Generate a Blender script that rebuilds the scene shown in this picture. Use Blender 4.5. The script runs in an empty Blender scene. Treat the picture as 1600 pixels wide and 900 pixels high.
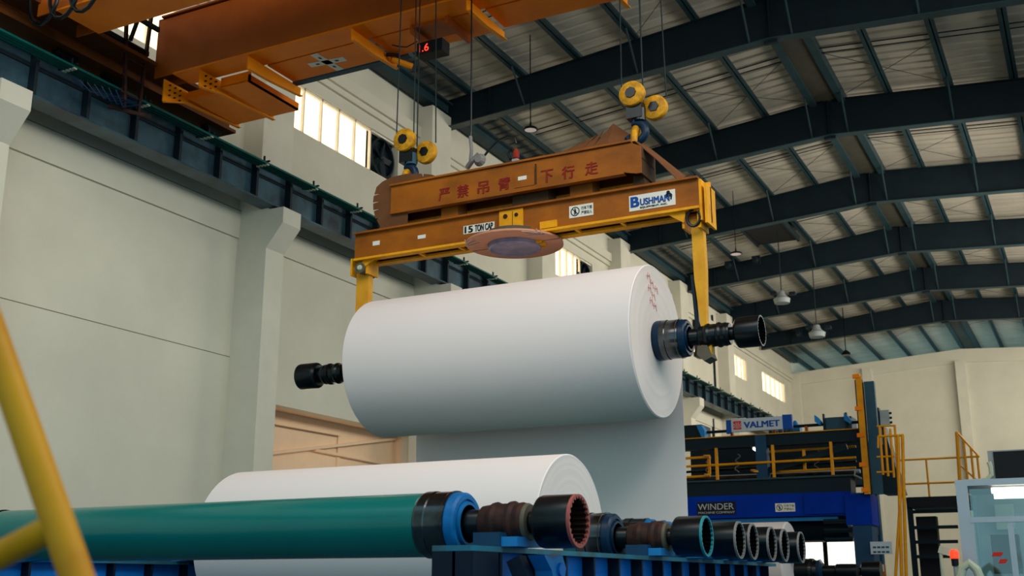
import bpy, math, random
from mathutils import Vector, Matrix
random.seed(7)
PI = math.pi
S = bpy.context.scene
C = S.collection
# ------------------------------------------------------------------ camera, world, lights, exposure
CAM_H = 1.6; F_PX = 1750.0
PITCH = math.atan(462/1750); YAW = math.radians(27.2)
cd = bpy.data.cameras.new('camera'); cam = bpy.data.objects.new('camera', cd); C.objects.link(cam)
cd.sensor_width = 36; cd.lens = F_PX/1600*36; cd.clip_start = 0.1; cd.clip_end = 300
cam.location = (0, 0, CAM_H); cam.rotation_euler = (PI/2+PITCH, 0, YAW)
cd.dof.use_dof = True; cd.dof.focus_distance = 12.0; cd.dof.aperture_fstop = 2.8
S.camera = cam
S.view_settings.view_transform = 'Standard'; S.view_settings.look = 'None'
S.view_settings.gamma = 1; S.view_settings.use_curve_mapping = False
S.view_settings.exposure = 0.12
wd = bpy.data.worlds.new('daylight'); S.world = wd; wd.use_nodes = True
wd.node_tree.nodes['Background'].inputs[0].default_value = (0.50, 0.86, 1.0, 1)
wd.node_tree.nodes['Background'].inputs[1].default_value = 0.85

def area(name, loc, target, sx, sy, power, col):
    l = bpy.data.lights.new(name, 'AREA'); l.shape = 'RECTANGLE'; l.size = sx; l.size_y = sy
    l.energy = power; l.color = col
    o = bpy.data.objects.new(name, l); C.objects.link(o); o.location = loc
    o.rotation_euler = (Vector(target)-Vector(loc)).to_track_quat('-Z', 'Y').to_euler()
    return o
# added unseen area lights, right and overhead, that brighten the hall
area('added_light_right', (3.3, 12, 10.5), (-9, 15, 4.5), 22, 3.5, 1350, (1.0, 0.94, 0.84))
area('added_light_right_far', (3.3, 44, 10.5), (-10, 47, 6), 30, 3.5, 3200, (1.0, 0.90, 0.76))
area('added_light_roof_near', (-5.0, 3.0, 13.2), (-8.5, 12.5, 5), 9, 4, 450, (1.0, 0.88, 0.76))

# ------------------------------------------------------------------ picture helpers (only to read positions off the photograph)
_f = Vector((-math.sin(YAW)*math.cos(PITCH), math.cos(YAW)*math.cos(PITCH), math.sin(PITCH)))
_r = Vector((math.cos(YAW), math.sin(YAW), 0)); _u = _r.cross(_f)
def PY(u, v, y):
    d = _f*F_PX + _r*(u-800) - _u*(v-450); t = y/d.y
    return Vector((d.x*t, y, CAM_H+d.z*t))

# ------------------------------------------------------------------ materials
def lin(c):
    return tuple(((x/255)/12.92 if x/255 <= 0.04045 else ((x/255+0.055)/1.055)**2.4) for x in c)
def mat(name, rgb, rough=0.6, metal=0.0, var=0.12, scale=3.0, bump=0.0, rgb2=None, spec=0.2, amt=0.5, stretch=None):
    m = bpy.data.materials.new(name); m.use_nodes = True
    nt = m.node_tree; b = nt.nodes['Principled BSDF']
    b.inputs['Roughness'].default_value = rough; b.inputs['Metallic'].default_value = metal
    b.inputs['Specular IOR Level'].default_value = spec
    a = lin(rgb); c2 = lin(rgb2) if rgb2 else tuple(x*(1-var*2) for x in a)
    tc = nt.nodes.new('ShaderNodeTexCoord'); mp = nt.nodes.new('ShaderNodeMapping')
    if stretch: mp.inputs['Scale'].default_value = stretch
    n = nt.nodes.new('ShaderNodeTexNoise'); n.inputs['Scale'].default_value = scale; n.inputs['Detail'].default_value = 6
    n.inputs['Roughness'].default_value = 0.62
    r = nt.nodes.new('ShaderNodeValToRGB'); r.color_ramp.elements[0].position = amt-0.18; r.color_ramp.elements[1].position = amt+0.2
    r.color_ramp.elements[0].color = (*c2, 1); r.color_ramp.elements[1].color = (*a, 1)
    nt.links.new(tc.outputs['Object'], mp.inputs['Vector']); nt.links.new(mp.outputs['Vector'], n.inputs['Vector'])
    nt.links.new(n.outputs['Fac'], r.inputs['Fac']); nt.links.new(r.outputs['Color'], b.inputs['Base Color'])
    if bump:
        bp = nt.nodes.new('ShaderNodeBump'); bp.inputs['Strength'].default_value = bump; bp.inputs['Distance'].default_value = 0.02
        nt.links.new(n.outputs['Fac'], bp.inputs['Height']); nt.links.new(bp.outputs['Normal'], b.inputs['Normal'])
    return m
def emit(name, col, st):
    m = bpy.data.materials.new(name); m.use_nodes = True; b = m.node_tree.nodes['Principled BSDF']
    b.inputs['Base Color'].default_value = (*col, 1); b.inputs['Emission Color'].default_value = (*col, 1)
    b.inputs['Emission Strength'].default_value = st
    return m
M = {}
M['wall'] = mat('wall_plaster', (214, 210, 192), 0.9, var=0.06, scale=0.55, bump=0.05, amt=0.45)
M['concrete'] = mat('column_paint', (216, 212, 195), 0.9, var=0.05, scale=1.3, bump=0.04)
M['groove'] = mat('joint_dirt', (130, 124, 108), 0.95, scale=4)
M['floor'] = mat('floor_concrete', (50, 88, 106), 0.5, var=0.15, scale=0.8)
M['deck'] = mat('roof_deck_paint', (182, 176, 162), 0.75, var=0.12, scale=0.5, stretch=(1, 3, 1), amt=0.42)
M['steel'] = mat('rafter_steel', (18, 34, 42), 0.55, var=0.15, scale=2)
M['purlin'] = mat('purlin_steel', (44, 68, 74), 0.5, var=0.15, scale=2)
M['runway'] = mat('runway_steel', (64, 98, 112), 0.36, 0.3, var=0.2, scale=1.1, rgb2=(20, 34, 44), spec=0.4)
M['runway_dark'] = mat('stiffener_steel', (22, 36, 44), 0.6, scale=3)
M['teal'] = mat('conductor_plastic', (0, 92, 84), 0.4, var=0.1)
M['clip'] = mat('clip_plastic', (190, 196, 170), 0.5)
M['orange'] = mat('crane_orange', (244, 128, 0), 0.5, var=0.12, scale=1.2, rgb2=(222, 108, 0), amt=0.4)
M['orange_shade'] = mat('crane_orange_shade', (176, 86, 16), 0.5, var=0.12, scale=0.8, rgb2=(142, 64, 10), amt=0.4)  # crane orange with the shade of its side plates put into the colour
M['truck'] = mat('dark_brown_orange', (112, 60, 20), 0.6, scale=2)  # darker and browner than the other crane orange
M['orange_hi'] = mat('crane_bracket_orange', (255, 150, 0), 0.5, var=0.08)
M['beam'] = mat('lifting_beam_paint', (160, 88, 8), 0.5, scale=2.5, rgb2=(108, 56, 6), amt=0.42, stretch=(0.6, 1, 1))
M['beam_yellow'] = mat('lifting_beam_edge_paint', (232, 160, 8), 0.5, scale=4, rgb2=(192, 116, 8), amt=0.36)
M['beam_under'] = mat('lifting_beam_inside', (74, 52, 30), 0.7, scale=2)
M['guard'] = mat('guard_sheet', (112, 70, 40), 0.8, var=0.15, scale=2.5)
M['guard_pink'] = mat('disc_board', (206, 142, 112), 0.7, var=0.08, scale=3)
M['disc'] = mat('bearing_face', (164, 144, 158), 0.5, scale=5, rgb2=(112, 112, 140))
M['disc_rim'] = mat('bearing_rim', (96, 88, 72), 0.5, scale=8)
M['cream_strap'] = mat('strap_yellow', (232, 172, 44), 0.55, scale=3, rgb2=(206, 140, 30))
M['paper'] = mat('paper', (228, 216, 213), 0.85, var=0.012, scale=0.6, spec=0.2)
M['black'] = mat('black_metal', (14, 22, 27), 0.28, 0.5, var=0.2, scale=4, spec=0.6)
M['rust'] = mat('rusty_metal', (74, 42, 32), 0.6, 0.3, scale=9, rgb2=(28, 26, 28), bump=0.2)
M['steel_ring'] = mat('polished_ring', (96, 98, 100), 0.16, 0.95, scale=3, rgb2=(34, 34, 38), stretch=(1, 1, 1))
M['blue_flange'] = mat('flange_blue', (10, 112, 176), 0.4, scale=8, rgb2=(4, 84, 140))
M['navy_flange'] = mat('flange_navy', (8, 40, 66), 0.35, scale=8)
M['rubber'] = mat('roll_rubber_teal', (0, 108, 102), 0.2, var=0.06, scale=1, spec=0.5)
M['rim_pink'] = mat('coupling_rim_primer', (168, 86, 78), 0.6, scale=8)
M['rim_teal'] = mat('coupling_rim_teal', (46, 138, 150), 0.5, scale=8)
M['rim_grey'] = mat('coupling_rim_grey', (126, 122, 120), 0.5, scale=8)
M['rack'] = mat('rack_blue', (0, 116, 206), 0.45, scale=2, rgb2=(0, 92, 170), amt=0.45)
M['rack_top'] = mat('rack_top_paint', (30, 112, 140), 0.45, scale=5, rgb2=(56, 84, 84))
M['rack_dark'] = mat('rack_inside', (6, 24, 42), 0.6)
M['winder_blue'] = mat('winder_blue', (0, 52, 160), 0.5, scale=1, rgb2=(0, 40, 132), spec=0.05)
M['winder_dark'] = mat('winder_dark_teal', (2, 28, 38), 0.5, scale=1.5)
M['winder_mid'] = mat('winder_steel_blue', (22, 62, 92), 0.5, scale=1.5)
M['sky_blue'] = mat('light_blue_paint', (30, 126, 190), 0.5)
M['slate'] = mat('slate_panel', (46, 80, 96), 0.6, scale=1.5)
M['yellow'] = mat('rail_yellow', (214, 142, 6), 0.45, scale=4, rgb2=(190, 114, 4), amt=0.35)
M['ridge_plate'] = mat('ridge_plate_paint', (74, 72, 62), 0.7)
M['white'] = mat('sign_white', (222, 218, 206), 0.6, var=0.03)
M['sign_grey'] = mat('sign_pale_grey', (182, 190, 196), 0.6, var=0.03)
M['ink'] = mat('ink_black', (20, 22, 26), 0.6)
M['ink_blue'] = mat('ink_blue', (10, 70, 150), 0.5, var=0.03)
M['ink_red'] = mat('ink_red', (206, 44, 34), 0.5, var=0.03)
M['paint_red'] = mat('stencil_red', (128, 22, 22), 0.7, scale=8, rgb2=(136, 54, 22), amt=0.36)
M['marker_red'] = mat('marker_red', (226, 150, 144), 0.8)
M['ink_white'] = mat('ink_white', (190, 196, 200), 0.6)
M['rope'] = mat('wire_rope', (30, 42, 46), 0.5, 0.4)
M['hook_yellow'] = mat('hook_block_yellow', (214, 152, 20), 0.5, scale=9, rgb2=(96, 62, 20), amt=0.42)
M['alu'] = mat('aluminium', (172, 182, 190), 0.35, 0.3, var=0.04)
M['grey'] = mat('grey_box', (150, 158, 158), 0.6)
M['skin_pink'] = mat('inner_room_plaster', (240, 206, 170), 0.9, var=0.03)
M['window_frame'] = mat('window_frame', (246, 238, 218), 0.6)
M['glow'] = emit('daylit_pane', (1.0, 0.80, 0.52), 1.55)
M['glow_far'] = emit('daylit_pane_far', (1.0, 0.82, 0.56), 1.35)
M['tube'] = emit('lamp_tube', (1.0, 0.93, 0.74), 3.0)
M['lit_patch'] = emit('lit_patch_glow', (1.0, 0.90, 0.74), 1.5)  # glow standing in for a brightly lit surface, not a lamp
M['red_led'] = emit('red_led', (1.0, 0.04, 0.02), 2.0)
M['beacon'] = emit('beacon_red', (1.0, 0.035, 0.01), 1.6)
M['warm'] = emit('warm_lamp', (1.0, 0.6, 0.3), 5.0)
M['lens'] = emit('lamp_lens', (0.62, 0.52, 0.48), 0.35)
M['paper_end'] = mat('paper_end', (226, 214, 208), 0.85, var=0.02, scale=1.0, spec=0.2)
def ring_lines(m, cy, cz):
    nt = m.node_tree; b = nt.nodes['Principled BSDF']; src = b.inputs['Base Color'].links[0].from_socket
    tc = nt.nodes.new('ShaderNodeTexCoord'); w = nt.nodes.new('ShaderNodeTexWave'); w.wave_type = 'RINGS'; w.rings_direction = 'X'
    w.inputs['Scale'].default_value = 14; w.inputs['Distortion'].default_value = 1.2; w.inputs['Detail'].default_value = 3
    mp = nt.nodes.new('ShaderNodeMapping'); mp.inputs['Location'].default_value = (0, -cy, -cz)
    nt.links.new(tc.outputs['Object'], mp.inputs['Vector']); nt.links.new(mp.outputs['Vector'], w.inputs['Vector'])
    r = nt.nodes.new('ShaderNodeValToRGB'); r.color_ramp.elements[0].color = (0.955, 0.95, 0.945, 1); r.color_ramp.elements[1].color = (1, 1, 1, 1)
    r.color_ramp.elements[1].position = 0.5
    mx = nt.nodes.new('ShaderNodeMixRGB'); mx.blend_type = 'MULTIPLY'; mx.inputs[0].default_value = 1
    nt.links.new(w.outputs['Fac'], r.inputs['Fac']); nt.links.new(src, mx.inputs[1]); nt.links.new(r.outputs['Color'], mx.inputs[2])
    nt.links.new(mx.outputs[0], b.inputs['Base Color'])
ring_lines(M['paper_end'], 0, 0)
g = bpy.data.materials.new('cabin_glass'); g.use_nodes = True; nt = g.node_tree; nt.nodes.clear()
go = nt.nodes.new('ShaderNodeOutputMaterial'); gt = nt.nodes.new('ShaderNodeBsdfTransparent'); gg = nt.nodes.new('ShaderNodeBsdfGlossy')
gt.inputs[0].default_value = (0.80, 0.94, 0.93, 1); gg.inputs['Roughness'].default_value = 0.05; gm = nt.nodes.new('ShaderNodeMixShader'); gm.inputs[0].default_value = 0.12
nt.links.new(gt.outputs[0], gm.inputs[1]); nt.links.new(gg.outputs[0], gm.inputs[2]); nt.links.new(gm.outputs[0], go.inputs[0])
M['glass'] = g

# ------------------------------------------------------------------ mesh builder
def origin_of(o):
    v = Vector((0, 0, 0))
    while o is not None: v += o.location; o = o.parent
    return v
class MB:
    def __init__(s): s.v = []; s.f = []
    def add(s, vs, fs):
        n = len(s.v); s.v += [Vector(p) for p in vs]; s.f += [tuple(i+n for i in q) for q in fs]; return s
    def box(s, x0, x1, y0, y1, z0, z1):
        return s.add([(x0,y0,z0),(x1,y0,z0),(x1,y1,z0),(x0,y1,z0),(x0,y0,z1),(x1,y0,z1),(x1,y1,z1),(x0,y1,z1)],
                     [(0,3,2,1),(4,5,6,7),(0,1,5,4),(1,2,6,5),(2,3,7,6),(3,0,4,7)])
    def bar(s, p, q, w, h, up=(0,0,1)):
        p = Vector(p); q = Vector(q); d = (q-p).normalized(); u = Vector(up)
        if abs(d.dot(u)) > 0.98: u = Vector((0,1,0))
        a = d.cross(u).normalized(); b = a.cross(d)
        vs = [e+a*w/2*i+b*h/2*j for e in (p, q) for i, j in ((-1,-1),(1,-1),(1,1),(-1,1))]
        return s.add(vs, [(0,1,2,3),(7,6,5,4),(0,4,5,1),(1,5,6,2),(2,6,7,3),(3,7,4,0)])
    def tube(s, pts, r, n=10):
        pts = [Vector(p) for p in pts]; prev = None; rings = []
        for i, p in enumerate(pts):
            d = ((pts[min(i+1, len(pts)-1)]-p).normalized() + (p-pts[max(i-1, 0)]).normalized()).normalized()
            if prev is None: a = d.orthogonal().normalized()
            else: a = (prev - d*prev.dot(d)).normalized()
            prev = a; b = d.cross(a)
            rings.append([p+(a*math.cos(2*PI*k/n)+b*math.sin(2*PI*k/n))*r for k in range(n)])
        vs = [v for R in rings for v in R]; fs = []
        for i in range(len(rings)-1):
            for k in range(n): fs.append((i*n+k, i*n+(k+1)%n, (i+1)*n+(k+1)%n, (i+1)*n+k))
        fs.append(tuple(range(n-1, -1, -1))); fs.append(tuple(range((len(rings)-1)*n, len(rings)*n)))
        return s.add(vs, fs)
    def lathe(s, c, prof, axis='x', n=32, closed=False, cap=True):
        vs = []; c = Vector(c)
        for t, r in prof:
            for k in range(n):
                a = 2*PI*k/n; ca, sa = math.cos(a)*r, math.sin(a)*r
                vs.append(c+Vector({'x': (t, ca, sa), 'y': (ca, t, sa), 'z': (ca, sa, t)}[axis]))
        fs = []; m = len(prof)
        for i in range(m if closed else m-1):
            j = (i+1) % m
            for k in range(n): fs.append((i*n+k, i*n+(k+1)%n, j*n+(k+1)%n, j*n+k))
        if not closed and cap:
            if prof[0][1] > 1e-4: fs.append(tuple(range(n-1, -1, -1)))
            if prof[-1][1] > 1e-4: fs.append(tuple(range((m-1)*n, m*n)))
        return s.add(vs, fs)
    def prism(s, poly, plane, a, b):
        def P(p, t): return {'xz': (p[0], t, p[1]), 'yz': (t, p[0], p[1]), 'xy': (p[0], p[1], t)}[plane]
        n = len(poly); vs = [P(p, a) for p in poly]+[P(p, b) for p in poly]
        fs = [tuple(range(n)), tuple(range(2*n-1, n-1, -1))]+[(i, (i+1)%n+0, (i+1)%n+n, i+n) for i in range(n)]
        return s.add(vs, fs)
    def sheet(s, A, B, th=0.01):
        # strip between two polylines with a thickness downwards
        n = len(A); up = Vector((0, 0, 1)); vs = []
        A = [Vector(p) for p in A]; B = [Vector(p) for p in B]
        nr = []
        for i in range(n):
            t = A[min(i+1, n-1)]-A[max(i-1, 0)]; nn = t.cross(B[i]-A[i]); nn.normalize(); nr.append(nn*th)
        vs = A+B+[A[i]+nr[i] for i in range(n)]+[B[i]+nr[i] for i in range(n)]
        fs = []
        for i in range(n-1):
            fs += [(i, i+1, n+i+1, n+i), (2*n+i, 3*n+i, 3*n+i+1, 2*n+i+1), (i, 2*n+i, 2*n+i+1, i+1), (n+i, n+i+1, 3*n+i+1, 3*n+i)]
        fs += [(0, n, 3*n, 2*n), (n-1, 3*n-1, 4*n-1, 2*n-1)]
        return s.add(vs, fs)
    def build(s, name, m, parent=None, smooth=False, label=None):
        me = bpy.data.meshes.new(name)
        if parent is None:
            xs = [v.x for v in s.v]; ys = [v.y for v in s.v]; zs = [v.z for v in s.v]
            o0 = Vector(((min(xs)+max(xs))/2, (min(ys)+max(ys))/2, min(zs)))
        else: o0 = origin_of(parent)
        me.from_pydata([v-o0 for v in s.v], [], s.f); me.validate(); me.update()
        import bmesh
        bm = bmesh.new(); bm.from_mesh(me); bmesh.ops.recalc_face_normals(bm, faces=bm.faces)
        if smooth:
            for f in bm.faces: f.smooth = True
            for e in bm.edges:
                if len(e.link_faces) == 2 and e.calc_face_angle(0) > 0.35: e.smooth = False
        bm.to_mesh(me); bm.free()
        me.materials.append(M[m] if isinstance(m, str) else m)
        o = bpy.data.objects.new(name, me); C.objects.link(o)
        if parent is None: o.location = o0
        else: o.parent = parent
        if label: o['label'] = label
        return o
def tag(o, label, cat, group=None):
    o['label'] = label; o['category'] = cat
    if group: o['group'] = group
    return o
def thing(name, label, cat, loc, group=None):
    o = bpy.data.objects.new(name, None); C.objects.link(o); o.location = loc; o.empty_display_size = 0.2
    return tag(o, label, cat, group)
def struct(name, mb, m, smooth=False):
    o = mb.build(name, m, smooth=smooth); o['kind'] = 'structure'; return o
def copy_tree(o, parent=None):
    c = o.copy(); C.objects.link(c); c.parent = parent
    for ch in list(o.children): copy_tree(ch, c)
    return c
def lettering(name, body, x0, x1, z0, z1, y, m, parent, bold=0.0, shear=0.0, face='-y', thick=0.003):
    cu = bpy.data.curves.new(name, 'FONT'); cu.body = body; cu.size = 1; cu.extrude = 0.01; cu.shear = shear
    t = bpy.data.objects.new(name, cu); C.objects.link(t)
    me = bpy.data.meshes.new_from_object(t.evaluated_get(bpy.context.evaluated_depsgraph_get()))
    bpy.data.objects.remove(t); bpy.data.curves.remove(cu)
    vs = [v.co.copy() for v in me.vertices]
    if not vs: return None
    ax, bx = min(v.x for v in vs), max(v.x for v in vs); ay, by = min(v.y for v in vs), max(v.y for v in vs)
    o0 = origin_of(parent)
    if bold:
        base = [v.co.copy() for v in me.vertices]; pf = [tuple(p.vertices) for p in me.polygons]; nv = []; nf = []
        for q, (dx, dy) in enumerate(((-1, -0.6), (1, -0.6), (1, 0.6), (-1, 0.6), (0, 0))):
            nv += [v+Vector((dx*bold, dy*bold, 0.0005*q)) for v in base]; nf += [tuple(i+q*len(base) for i in f) for f in pf]
        me = bpy.data.meshes.new(name); me.from_pydata(nv, [], nf); me.update()
        ax -= bold; bx += bold; ay -= bold*0.6; by += bold*0.6
    for v in me.vertices:
        a = (v.co.x-ax)/(bx-ax); b = (v.co.y-ay)/(by-ay); q = round((abs(v.co.z)-0.01)/0.0005) if v.co.z > 0 else 0; d = -thick-0.0008*q if v.co.z > 0 else 0.0
        if face == '-y': v.co = Vector((x0+(x1-x0)*a, y+d, z0+(z1-z0)*b))-o0
    me.materials.append(M[m]); me.name = name
    o = bpy.data.objects.new(name, me); C.objects.link(o); o.parent = parent
    return o
ORD = ['first', 'second', 'third', 'fourth', 'fifth', 'sixth', 'seventh', 'eighth', 'ninth', 'tenth', 'eleventh', 'twelfth']

# ================================================================== THE HALL
WX = -14.6; RX = 3.6; RIDGE = -5.5; YE = 63.2; YD = 72.0; BAYS = [10.9+6.5*k for k in range(8)]   # bay lines; rafters and columns
struct('floor', MB().box(-16, 30, -14, YE+1, -0.3, 0), 'floor')
# left wall with its row of high windows and the low opening
wins = []   # (y0, y1, z0, z1)
for k, (a, b) in enumerate([(11.35, 15.3), (17.75, 22.15), (24.3, 28.4), (30.95, 34.5), (37.3, 41.0), (43.9, 47.6), (50.15, 53.75), (56.65, 61.4)]):
    wins.append((a, b, 11.2, 12.3))
op = (17.0, 23.12, 0.0, 5.12)
w = MB(); ys = sorted({-14.0, YD, op[0], op[1]} | {v for q in wins for v in q[:2]})
for a, b in zip(ys[:-1], ys[1:]):
    holes = [(q[2], q[3]) for q in wins if q[0] <= a+1e-6 and q[1] >= b-1e-6]
    if op[0] <= a+1e-6 and op[1] >= b-1e-6: holes.append((op[2], op[3]))
    holes.sort(); z = 0.0
    for h0, h1 in holes:
        if h0 > z: w.box(WX-0.3, WX, a, b, z, h0)
        z = h1
    w.box(WX-0.3, WX, a, b, z, 14.6)
struct('wall_left', w, 'wall')
# horizontal ledge and joints on the left wall
for k in range(-3, 8):
    y0 = BAYS[0]+6.5*k+0.05 if k >= 0 else BAYS[0]+6.5*k+0.05
    if y0 < -8: continue
struct('trim_1', MB().box(WX, WX+0.05, -8, YE, 8.24, 8.80), 'wall')
struct('trim_2', MB().box(WX, WX+0.056, -8, YE, 8.80, 8.815), 'groove')
struct('trim_3', MB().box(WX, WX+0.006, -8, op[0]-0.1, 5.84, 5.852).box(WX, WX+0.006, op[1]+.1, YE, 5.84, 5.852), 'groove')
struct('trim_4', MB().box(WX, WX+0.16, -8, YE, 12.75, 13.05).box(WX, WX+0.08, -8, YE, 12.6, 12.75), 'wall')
# end wall, right wall (open below, open clerestory), with pilasters
we = MB(); we.prism([(WX-0.3, 0), (RX+0.3, 0), (RX+0.3, 13.15), (RIDGE, 13.72), (WX-0.3, 13.15)], 'xz', YE, YE+0.3)
struct('wall_far', we, 'wall')
struct('trim_5', MB().prism([(WX, 12.45), (RIDGE, 13.0), (RX, 12.45), (RX, 13.15), (RIDGE, 13.72), (WX, 13.15)], 'xz', YE-0.10, YE), 'wall')
struct('wall_beyond', MB().prism([(WX-0.3, 10), (RX+0.3, 10), (RX+0.3, 14.4), (RIDGE, 15.1), (WX-0.3, 14.2)], 'xz', YD, YD+0.3), 'wall')
wr = MB(); wr.box(RX, RX+0.3, 4, YE, 6.0, 9.0).box(RX, RX+0.3, 4, YD, 12.2, 14.4).box(RX, RX+0.3, YE, YD, 9, 12.2).box(RX, RX+0.3, 26, YE, 0, 6)
struct('wall_right', wr, 'wall')
for i, (x, wd_) in enumerate([(-14.35, 0.5), (-10.4, 0.5), (-5.6, 0.5), (-1.6, 0.6)]):
    struct('trim_%d' % (6+i), MB().box(x-wd_/2, x+wd_/2, YE-0.35, YE, 0, 13.05), 'concrete')
# ceiling deck, corrugated along Y, ridge at RIDGE
def roof_z(x): return 14.02+0.1*(x-WX) if x < RIDGE else 14.93-0.085*(x-RIDGE)
dk = MB(); prof = []; y = 1.0
while y < YD:
    prof += [(y, 0.0), (y+0.20, 0.0), (y+0.23, 0.07), (y+0.30, 0.07), (y+0.33, 0.0)]; y += 0.42
vs = []
for x in (WX-0.3, RIDGE, RX+0.3):
    for (yy, h) in prof: vs.append((x, yy, roof_z(x)+0.22+h))
n = len(prof); fs = []
for j in (0, 1):
    for i in range(n-1): fs.append((j*n+i, j*n+i+1, (j+1)*n+i+1, (j+1)*n+i))
dk.add(vs, fs); dk.add([(x, yy, roof_z(x)+0.32) for x in (WX-0.3, RIDGE, RX+0.3) for yy in (1, YD+.3)], [(0, 1, 3, 2), (2, 3, 5, 4)])
struct('ceiling', dk, 'deck')

# windows
for i, (a, b, z0, z1) in enumerate(wins):
    dark = i in (1, 3)
    gy = {1: 21.0, 3: 33.55}.get(i, b)
    fr = MB(); nm = 5
    for z in (z0+0.02, z1-0.02): fr.box(WX-0.12, WX-0.05, a, b, z-0.03, z+0.03)
    for k in range(nm+1):
        yy = a+(gy-a)*k/nm; fr.box(WX-0.12, WX-0.05, yy-0.018, yy+0.018, z0, z1)
    f = fr.build('window_%d' % (i+1), 'window_frame'); f['kind'] = 'structure'
    o = MB().box(WX-0.22, WX-0.19, a, gy, z0, z1)
    o.build('window_pane', 'glow' if i < 6 else 'glow_far', f)
    if dark:
        t = thing('exhaust_fan', 'dark square exhaust fan set beside the %s bright window strip' % ('nearest' if i == 1 else 'small far'), 'fan', (WX-0.1, (gy+b)/2, z0), 'exhaust fans set in the window row')
        MB().box(WX-0.25, WX-0.2, gy+0.03, b, z0, z1).build('back_plate', 'runway_dark', t)
        yc = (gy+b)/2; R = 0.5
        MB().lathe((WX-0.12, yc, (z0+z1)/2), [(-0.08, R), (0.06, R), (0.06, R-0.04), (-0.08, R-0.04)], 'x', 28, closed=True).build('shroud', 'steel', t, True)
        for q in range(5):
            a_ = 2*PI*q/5; cy, cz = math.cos(a_), math.sin(a_)
            MB().bar((WX-0.12, yc, (z0+z1)/2), (WX-0.12, yc+cy*R*0.9, (z0+z1)/2+cz*R*0.9), 0.14, 0.015, (1, 0.4*cz, -0.4*cy)).build('blade', 'steel', t)
# room seen through the low opening
XB = WX-0.55
struct('wall_recess', MB().box(XB-0.1, XB, 16.8, 23.4, 0, 5.4), 'skin_pink')
struct('trim_10', MB().box(XB, WX-0.3, 23.12, 23.3, 0, 5.12), 'skin_pink')
struct('trim_11', MB().box(XB, WX-0.3, 16.85, 17.0, 0, 5.12), 'skin_pink')
struct('trim_12', MB().box(XB, WX-0.3, 16.85, 23.3, 5.12, 5.25), 'skin_pink')
st = thing('stair_beams', 'peach coloured raking concrete beams inside the low wall recess', 'stairs', (XB+0.1, 20.2, 0))
MB().bar((XB+0.06, 17.0, 3.96), (XB+0.06, 23.1, 5.03), 0.06, 0.12, (1, 0, 0)).build('raking_beam', 'skin_pink', st)
MB().bar((XB+0.05, 17.0, 4.83), (XB+0.05, 20.8, 4.86), 0.05, 0.10, (1, 0, 0)).build('ledge_beam', 'skin_pink', st)
MB().bar((XB+0.05, 19.9, 4.43), (XB+0.05, 23.1, 4.37), 0.05, 0.10, (1, 0, 0)).build('raking_beam', 'skin_pink', st)
MB().box(XB, XB+0.03, 20.8, 20.9, 0, 4.9).build('upright', 'skin_pink', st)
wl = bpy.data.lights.new('annex_lamp', 'POINT'); wl.energy = 42; wl.color = (1.0, 0.80, 0.62); wl.shadow_soft_size = 0.4
wo = bpy.data.objects.new('annex_lamp', wl); C.objects.link(wo); wo.location = (WX-0.35, 20.0, 2.6)

# ---- concrete columns with corbels (one each)
for k in range(-1, 8):
    y0 = 9.95+6.5*k; y1 = y0+0.55
    if k == 7: continue
    lab = {-1: 'white concrete column with corbel, outermost at the near end of the left wall', 0: 'white concrete column with corbel at the left edge of the picture', 1: 'full height white concrete column with corbel left of the hanging reel',
           2: 'white concrete column whose corbel top shows just above the hanging reel', 3: 'white concrete column behind the hanging reel beside the small window strip',
           4: 'white concrete column behind the right half of the hanging reel', 5: 'white concrete column hidden low by the winder, its corbel beside the hanging reel end',
           6: 'white concrete column between the two farthest bright windows'}[k]
    t = thing('concrete_column', lab, 'column', ((WX-13.84)/2, (y0+y1)/2, 0), 'white concrete columns along the left wall')
    MB().box(WX, -13.86, y0, y1, 0, 8.8).build('shaft', 'concrete', t)
    MB().box(WX, -14.10, y0, y0+0.95, 8.8, 13.6).build('upper_shaft', 'concrete', t)
    MB().prism([(-13.86, 7.95), (-13.48, 8.42), (-13.48, 8.74), (-13.86, 8.74)], 'xz', y0, y1).build('corbel', 'concrete', t)

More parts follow.
